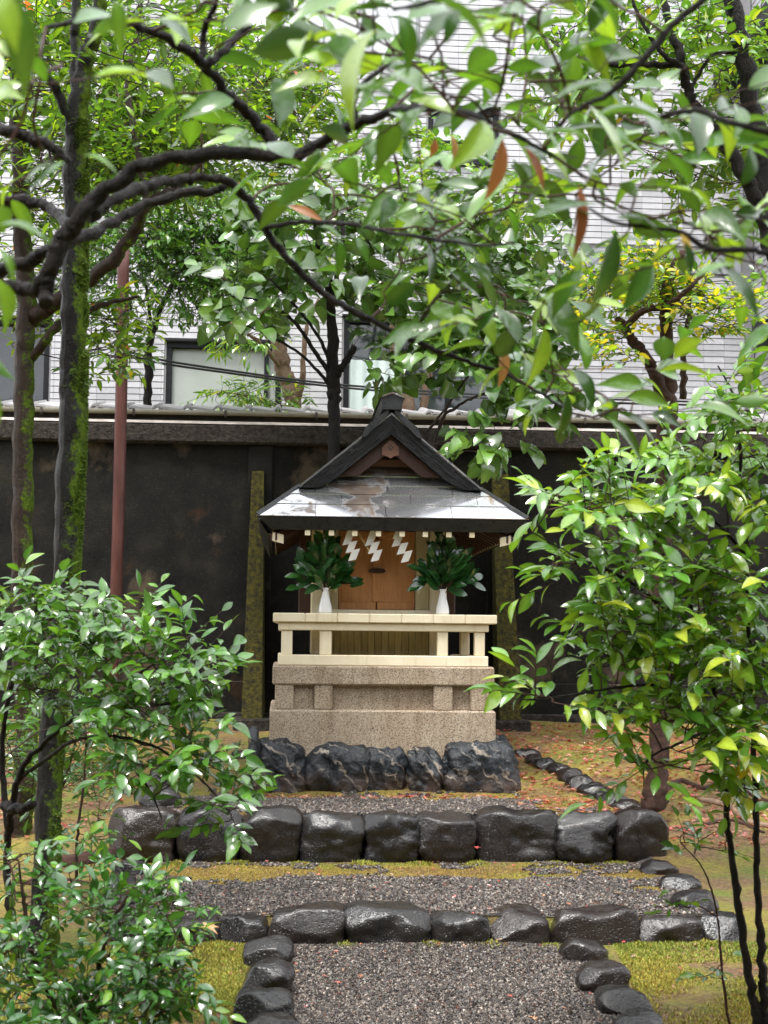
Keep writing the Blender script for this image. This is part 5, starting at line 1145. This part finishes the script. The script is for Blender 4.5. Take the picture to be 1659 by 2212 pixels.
plant('corner_shrub', 'low glossy shrub beaded with rain in the bottom left corner', 'shrub', G(160, 2330, 0),
      [([(190, 2360, 5.2), (195, 2200, 5.2), (215, 2080, 5.15), (250, 1980, 5.1), (300, 1900, 5.1)], [.014, .012, .01, .007, .003]), ([(180, 2330, 5.2), (120, 2180, 5.2), (70, 2060, 5.1), (50, 1940, 5.1), (40, 1860, 5.1)], [.012, .01, .008, .006, .003]),
       ([(195, 2200, 5.2), (270, 2130, 5.1), (350, 2080, 5), (420, 2050, 4.95)], [.009, .007, .005, .003]), ([(200, 2260, 5.2), (280, 2230, 5), (360, 2180, 4.95)], [.008, .006, .003]), ([(150, 2260, 5.2), (60, 2220, 5), (0, 2180, 5)], [.008, .006, .003]), ([(215, 2080, 5.15), (330, 1990, 5.05), (420, 1970, 5)], [.006, .004, .002])],
      [(260, 1960, 5.1, 150, 60, .3, 50), (320, 2060, 5, 120, 70, .3, 56), (45, 1890, 5.1, 60, 90, .2, 22), (50, 2090, 5.1, 100, 100, .35, 50), (240, 2170, 5, 190, 80, .3, 80), (120, 2260, 4.9, 200, 60, .3, 46), (360, 2140, 4.95, 70, 50, .2, 20), (180, 1870, 5.2, 40, 40, .2, 4)],
      .062, .44, 'leaf', [(.03, .1, .018, 4), (.045, .14, .022, 4), (.08, .2, .026, 2), (.16, .3, .035, .8)], 'twig', 'twig_red', nl=(5, 8), tl=(.1, .17), nparts=300, n=6, maxlink=.8, rt=.0015, geo=dict(peak=.48), stemname='stem', face=.25)
plant('right_shrub', 'large glossy broad leaved shrub on two thin dark stems at right', 'shrub', G(1640, 2245, 0),
      [([(1650, 2260, 5.8), (1625, 2147, 5.8), (1601, 2003, 5.8), (1582, 1860, 5.8), (1570, 1740, 5.8), (1562, 1620, 5.8), (1540, 1480, 5.8), (1500, 1330, 5.8), (1460, 1240, 5.8), (1400, 1150, 5.75)], [.022, .018, .015, .013, .012, .011, .01, .008, .006, .003]),
       ([(1655, 2250, 5.8), (1650, 2147, 5.8), (1644, 2051, 5.8), (1635, 1907, 5.8), (1633, 1764, 5.8), (1630, 1644, 5.8), (1620, 1400, 5.8), (1612, 1200, 5.8), (1600, 1000, 5.8), (1585, 860, 5.8), (1550, 790, 5.8)], [.024, .018, .015, .013, .012, .012, .01, .009, .007, .005, .003]),
       ([(1560, 1600, 5.8), (1490, 1520, 5.7), (1420, 1480, 5.6), (1300, 1490, 5.5), (1180, 1510, 5.4), (1110, 1510, 5.4)], [.009, .007, .006, .005, .004, .002]),
       ([(1520, 1400, 5.8), (1440, 1320, 5.7), (1350, 1250, 5.6), (1240, 1200, 5.6), (1150, 1150, 5.55)], [.008, .007, .006, .004, .002]),
       ([(1612, 1200, 5.8), (1530, 1110, 5.75), (1470, 1060, 5.7), (1420, 980, 5.7)], [.006, .005, .004, .002]),
       ([(1590, 900, 5.8), (1540, 980, 5.7), (1500, 960, 5.7)], [.004, .003, .002]), ([(1560, 1560, 5.8), (1480, 1600, 5.6), (1400, 1640, 5.5), (1390, 1700, 5.5)], [.007, .005, .004, .002])],
      [(1250, 1085, 5.6, 110, 32, .3, 19), (1370, 1110, 5.6, 110, 45, .3, 27), (1520, 1040, 5.7, 110, 60, .4, 27), (1590, 870, 5.8, 80, 70, .3, 24), (1500, 960, 5.8, 60, 40, .3, 8), (1240, 1230, 5.6, 90, 22, .25, 11), (1400, 1240, 5.6, 120, 45, .35, 27), (1560, 1250, 5.7, 100, 70, .4, 29), (1330, 1370, 5.6, 100, 40, .3, 22), (1470, 1370, 5.7, 120, 50, .4, 29), (1400, 1450, 5.6, 120, 45, .3, 22), (1560, 1460, 5.7, 90, 80, .4, 27), (1440, 1540, 5.6, 110, 45, .3, 18), (1570, 1580, 5.6, 90, 60, .3, 22), (1180, 1508, 5.4, 50, 22, .15, 6), (1450, 1640, 5.5, 110, 50, .25, 12), (1600, 1680, 5.6, 60, 50, .2, 10), (1630, 1450, 5.7, 40, 200, .3, 24), (1640, 1050, 5.8, 40, 200, .3, 19)],
      .104, .47, 'leaf', FRESH, 'bark_dark', 'twig_red', nl=(5, 8), tl=(.13, .22), nparts=300, n=6, maxlink=.9, rt=.002, trunk_rough=.1, droop=.15, geo=dict(peak=.52, point=.9), stemname='stem', minpx=10, face=.3)
plant('side_sprout', 'sparse sprout with small leaves beside the thin dark stems at lower right', 'plant', G(1560, 2240, 0),
      [([(1580, 2250, 5.9), (1560, 2100, 5.9), (1550, 1980, 5.9), (1520, 1880, 5.9), (1470, 1820, 5.9)], [.006, .005, .004, .003, .002]), ([(1550, 1980, 5.9), (1490, 1950, 5.85), (1430, 1960, 5.8)], [.003, .0025, .002])],
      [(1480, 1820, 5.9, 40, 30, .1, 5), (1440, 1955, 5.8, 40, 20, .1, 5), (1540, 2080, 5.9, 30, 60, .1, 6), (1540, 1830, 5.9, 40, 60, .1, 5)],
      .06, .46, 'leaf', GREEN, 'twig_red', 'twig_red', nl=(2, 4), tl=(.06, .1), nparts=80, n=6, maxlink=.6, rt=.0015, stemname='stem')

# the tree that hangs over the viewer: dark boughs from the left, long leaves close to the lens
DRY = [(.42, .17, .06, 3), (.3, .1, .035, 2), (.5, .26, .1, 1)]
def L1(px, py, qx, qy, d, d2=None, nz=(0, -.5, .85)):
    a, b = P(px, py, d), P(qx, qy, d2 or d); ax = nrm(b-a); n_ = np.array(nz, float); n_ = nrm(n_-ax*(n_@ax)); return a, ax, n_, np.linalg.norm(b-a)
SPEC = [(815, 62, 708, 230, 1.75, 1.7, (-.8, -.5, .2)), (250, 0, 262, 105, 1.5, 1.5, (.2, -.9, .3)), (20, -10, 68, 190, 1.3, 1.3, (.3, -.9, .3)), (-20, -40, 40, 110, 1.25, 1.25, (.1, -.8, .5)),
        (905, -10, 1080, 52, 1.5, 1.55, (0, -.6, .8)), (990, 20, 960, 95, 1.5, 1.5, (0, -.7, .7)), (860, 30, 900, 150, 1.7, 1.7, (.3, -.8, .4)), (480, 60, 600, 0, 1.6, 1.6, (0, -.9, .3)), (1225, 110, 1300, 85, 1.9, 1.9, (0, -.4, .9)),
        (1200, 215, 1330, 160, 1.9, 1.9, (0, -.5, .9)), (1290, 250, 1450, 225, 2., 2., (0, -.4, .9)), (1170, 290, 1300, 275, 2., 2., (0, -.4, .9)), (1340, 200, 1420, 300, 2.1, 2., (.5, -.6, .5)), (1270, 225, 1370, 370, 2.1, 2.1, (.8, -.5, .2)),
        (1150, 470, 1290, 425, 2.1, 2.1, (0, -.5, .8)), (1330, 470, 1470, 500, 2.1, 2.1, (0, -.4, .9)), (1190, 430, 1280, 470, 2.2, 2.2, (0, -.6, .8)), (1330, 500, 1290, 670, 2.2, 2.2, (.7, -.6, .1)), (1600, 400, 1640, 310, 1.9, 1.9, (.5, -.8, .2)),
        (1560, 570, 1640, 700, 2., 2., (.5, -.7, .4)), (1500, 600, 1590, 560, 2., 2., (0, -.5, .8)), (1480, 520, 1490, 600, 2., 2., (.4, -.7, .4)), (55, 395, 110, 340, 1.7, 1.7, (0, -.4, .9)), (180, 335, 260, 355, 1.7, 1.7, (0, -.4, .9)), (140, 350, 60, 420, 1.7, 1.7, (0, -.5, .8)),
        (0, 485, 110, 492, 1.7, 1.7, (0, -.5, .8)), (0, 540, 40, 600, 1.6, 1.6, (.3, -.6, .6)), (750, 340, 755, 420, 2.6, 2.6, (.3, -.9, .2)), (690, 490, 745, 505, 2.7, 2.7, (0, -.5, .8)), (770, 510, 800, 570, 2.7, 2.7, (.4, -.8, .3)), (735, 520, 733, 600, 2.7, 2.7, (.6, -.7, .1)),
        (1265, 800, 1265, 715, 3., 3., (.3, -.9, .2)), (1150, 770, 1130, 820, 3., 3., (.4, -.8, .1)), (1330, 890, 1440, 945, 2.9, 2.9, (0, -.5, .8)), (1320, 860, 1440, 850, 2.9, 2.9, (0, -.4, .9)), (1310, 900, 1400, 1000, 2.9, 2.9, (.4, -.6, .6)), (1225, 850, 1210, 950, 2.9, 2.9, (.6, -.7, .1))]
E = [L1(*s_) for s_ in SPEC]; extra = tuple(np.array([e_[k] for e_ in E]) for k in range(4))
NB = [([(-330, 2900, 3.2), (-300, 1600, 3.1), (-240, 900, 3.0), (-170, 650, 2.9), (-200, 400, 2.9), (-260, 0, 2.9)], [0.0756, 0.063, 0.0504, 0.042, 0.0336, 0.0252]),
      ([(-190, 760, 2.95), (0, 625, 2.8), (60, 630, 2.75), (100, 600, 2.7), (125, 530, 2.7), (160, 475, 2.7), (240, 405, 2.7), (330, 355, 2.7), (430, 332, 2.7), (520, 332, 2.7), (600, 345, 2.7), (640, 340, 2.7), (700, 305, 2.7), (770, 270, 2.65), (850, 240, 2.6), (900, 232, 2.5), (1000, 240, 2.4), (1110, 290, 2.3), (1200, 340, 2.3)], [0.0168, 0.01344, 0.01344, 0.01512, 0.01512, 0.0147, 0.01386, 0.01302, 0.0126, 0.01218, 0.01218, 0.01134, 0.01008, 0.00924, 0.00756, 0.00588, 0.00504, 0.0042, 0.00252]),
      ([(102, 600, 2.7), (101, 635, 2.7), (98, 655, 2.68)], [0.01344, 0.01344, 0.0126]),
      ([(-180, 640, 2.95), (0, 585, 2.9), (70, 560, 2.85), (130, 527, 2.8), (210, 500, 2.9), (300, 450, 3.), (390, 420, 3.05), (460, 412, 3.1), (490, 400, 3.1)], [0.01848, 0.01344, 0.0126, 0.01092, 0.01092, 0.01008, 0.00924, 0.0084, 0.00672]),
      ([(190, 470, 2.72), (260, 425, 2.8), (330, 398, 2.9), (410, 385, 3), (480, 388, 3.05), (530, 425, 3.1), (565, 480, 3.1), (600, 530, 3.1), (640, 580, 3.1), (700, 635, 3.1), (790, 685, 3.1), (890, 735, 3.1), (1000, 778, 3.1), (1090, 808, 3.1), (1160, 845, 3.05), (1230, 890, 3.)], [0.01176, 0.01092, 0.01008, 0.00924, 0.00882, 0.00882, 0.0084, 0.00798, 0.00756, 0.00756, 0.00672, 0.00588, 0.00504, 0.0042, 0.00336, 0.0021]),
      ([(625, 345, 2.7), (600, 330, 2.7), (572, 288, 2.7), (530, 240, 2.68), (490, 200, 2.65), (440, 140, 2.6), (400, 105, 2.55), (340, 75, 2.5), (290, 55, 2.45), (200, 40, 2.4), (100, 60, 2.3)], [0.01008, 0.01092, 0.0105, 0.00966, 0.00924, 0.00882, 0.00798, 0.00756, 0.00672, 0.00504, 0.00336]),
      ([(438, 135, 2.6), (440, 70, 2.6), (460, 20, 2.55), (480, -60, 2.5)], [0.00672, 0.00588, 0.00504, 0.0042]), ([(445, 140, 2.6), (490, 105, 2.65), (530, 60, 2.7), (600, 10, 2.7), (680, -60, 2.7)], [0.00756, 0.00672, 0.00546, 0.0042, 0.00336]),
      ([(-260, 300, 2.9), (-60, 270, 2.6), (0, 280, 2.5), (60, 297, 2.5), (110, 320, 2.5), (150, 350, 2.5)], [0.0168, 0.01176, 0.01008, 0.00924, 0.0084, 0.00588]),
      ([(-160, 450, 3.2), (0, 437, 3.3), (90, 440, 3.3), (130, 470, 3.2), (150, 500, 3.)], [0.0168, 0.01344, 0.0126, 0.01008, 0.0084]),
      ([(770, 268, 2.65), (765, 215, 2.65), (790, 175, 2.6), (840, 140, 2.5), (900, 120, 2.4)], [0.00588, 0.00504, 0.0042, 0.00336, 0.00168]),
      ([(570, 490, 3.1), (660, 480, 3.), (760, 485, 2.9), (860, 505, 2.8), (960, 520, 2.7), (1040, 530, 2.6), (1110, 525, 2.5)], [0.00504, 0.00462, 0.0042, 0.00378, 0.00336, 0.00252, 0.00168]),
      ([(1600, -80, 2.1), (1450, 60, 2.1), (1330, 190, 2.1), (1260, 230, 2.1), (1180, 290, 2.1)], [0.00504, 0.00504, 0.0042, 0.00336, 0.00168]), ([(1700, 300, 2.), (1600, 270, 2), (1500, 240, 2.05), (1420, 250, 2.1), (1340, 240, 2.1)], [0.00504, 0.0042, 0.0042, 0.00336, 0.00168]),
      ([(1720, 560, 2.1), (1620, 540, 2.1), (1540, 540, 2.1), (1460, 500, 2.1), (1330, 480, 2.1), (1270, 450, 2.1)], [0.00504, 0.0042, 0.0042, 0.00336, 0.00252, 0.00168]), ([(1700, -60, 1.7), (1400, -120, 1.7), (1100, -60, 1.65), (950, 0, 1.6), (850, 20, 1.7)], [0.00588, 0.00504, 0.0042, 0.00336, 0.00252])]
near = plant('overhanging_tree', 'tree with wet dark curving boughs and long leaves hanging close over the view', 'tree', P(-330, 2900, 3.2), NB,
      [(800, 60, 2.3, 250, 80, .4, 10), (1000, 190, 2.5, 170, 110, .4, 11), (1200, 200, 2.4, 150, 110, .4, 10), (1380, 290, 2.4, 130, 80, .3, 8), (1560, 540, 2.3, 110, 110, .3, 10), (1330, 440, 2.5, 130, 60, .3, 6), (760, 360, 3., 180, 80, .4, 10), (880, 480, 3., 200, 60, .3, 8), (1030, 420, 2.8, 140, 90, .4, 8), (1190, 820, 3.1, 100, 60, .25, 6), (1340, 880, 3., 80, 60, .2, 4), (960, 620, 3.2, 150, 70, .3, 6), (330, 190, 2.7, 190, 100, .4, 3), (80, 100, 2., 110, 100, .4, 3), (60, 400, 2.2, 110, 80, .4, 3), (1100, 680, 3.1, 130, 70, .3, 4), (560, 30, 2.4, 160, 50, .4, 5), (1150, 20, 2.1, 250, 40, .3, 8)],
      .096, .38, 'leaf_near', [(.03, .085, .014, 4), (.055, .14, .02, 4), (.1, .22, .028, 3), (.2, .34, .035, 2)], 'bark_dark', 'twig_red', nl=(3, 6), tl=(.14, .28), nparts=300, n=8, maxlink=1.2, rt=.0016, droop=.18, up=.05, tiltvar=.45, geo=dict(peak=.45, point=1.2), extra=extra, trunk_rough=.05, stemname='trunk', face=.5)
# withered leaves still hanging on it
for i, (a, b, c, d, dist, wd) in enumerate([(1085, 300, 1055, 435, 2.3, .3), (1135, 320, 1180, 410, 2.3, .26), (975, 290, 985, 370, 2.5, .24), (625, 445, 700, 475, 3., .26), (1250, 400, 1248, 560, 2.2, .24), (1084, 742, 1082, 838, 3., .34), (940, 300, 930, 340, 2.6, .5), (1470, 505, 1490, 575, 2., .4)]):
    p, ax, nz_, ln = L1(a, b, c, d, dist, dist, (.6, -.8, 0)); v, f = leaf_geo(wd, 8, .5, .1); R = np.stack([np.cross(ax, nz_), ax, nz_]); mb = MB()
    mb.add(v@R*ln+p, [f], (.5, .36, .05) if i == 7 else DRY[i % 3][:3]); lf = mb.build('leaf', M['dry_leaf'], near, True); lf['label'] = 'withered brown leaf' if i < 7 else 'yellowed leaf'

# roots and a fallen log on the moss
def groundtube(name, label, cat, pts, r, m, group=None):
    w = np.array([G(x, y, z) for x, y, z in pts]); w[:, 2] = gz(w[:, 0], w[:, 1])+np.array([q[3] if len(q) > 3 else 0 for q in pts] if False else 0)+.3*np.array(r)
    a, rr = smooth_path(w, r, 6); mb = MB(); tube(mb, a, rr, 9, .09); return tag(mb.build(name, M[m], None, True, at=w[0]), label, cat, group)
groundtube('fallen_log', 'wet reddish log lying on the moss left of the upper stone row', 'log', [(120, 1850, .2), (180, 1848, .2), (246, 1842, .2)], [.045, .048, .045], 'bark_red')
for i, (pts, r) in enumerate([([(1420, 1735, .38), (1470, 1722, .38), (1520, 1735, .36), (1575, 1722, .36)], [.03, .024, .02, .01]), ([(1510, 1762, .3), (1570, 1768, .3), (1620, 1790, .27), (1665, 1800, .25)], [.022, .026, .024, .02]), ([(1540, 1745, .33), (1600, 1755, .3), (1660, 1765, .3)], [.016, .02, .018]), ([(1520, 1800, .25), (1580, 1795, .25), (1650, 1815, .22)], [.012, .015, .012]), ([(30, 1890, .15), (80, 1905, .12), (130, 1895, .13), (190, 1905, .12)], [.018, .02, .017, .012])]):
    groundtube('tree_root', ['gnarled root spreading from the foot of the reddish trunk at right', 'thick grey root on the moss at the right edge', 'second root just above the thick grey one at the right edge', 'thin root nearest the viewer at the right edge', 'thin root on the moss at the left edge'][i], 'root', pts, r, 'bark_red' if i != 1 else 'bark_tan', 'surface roots')
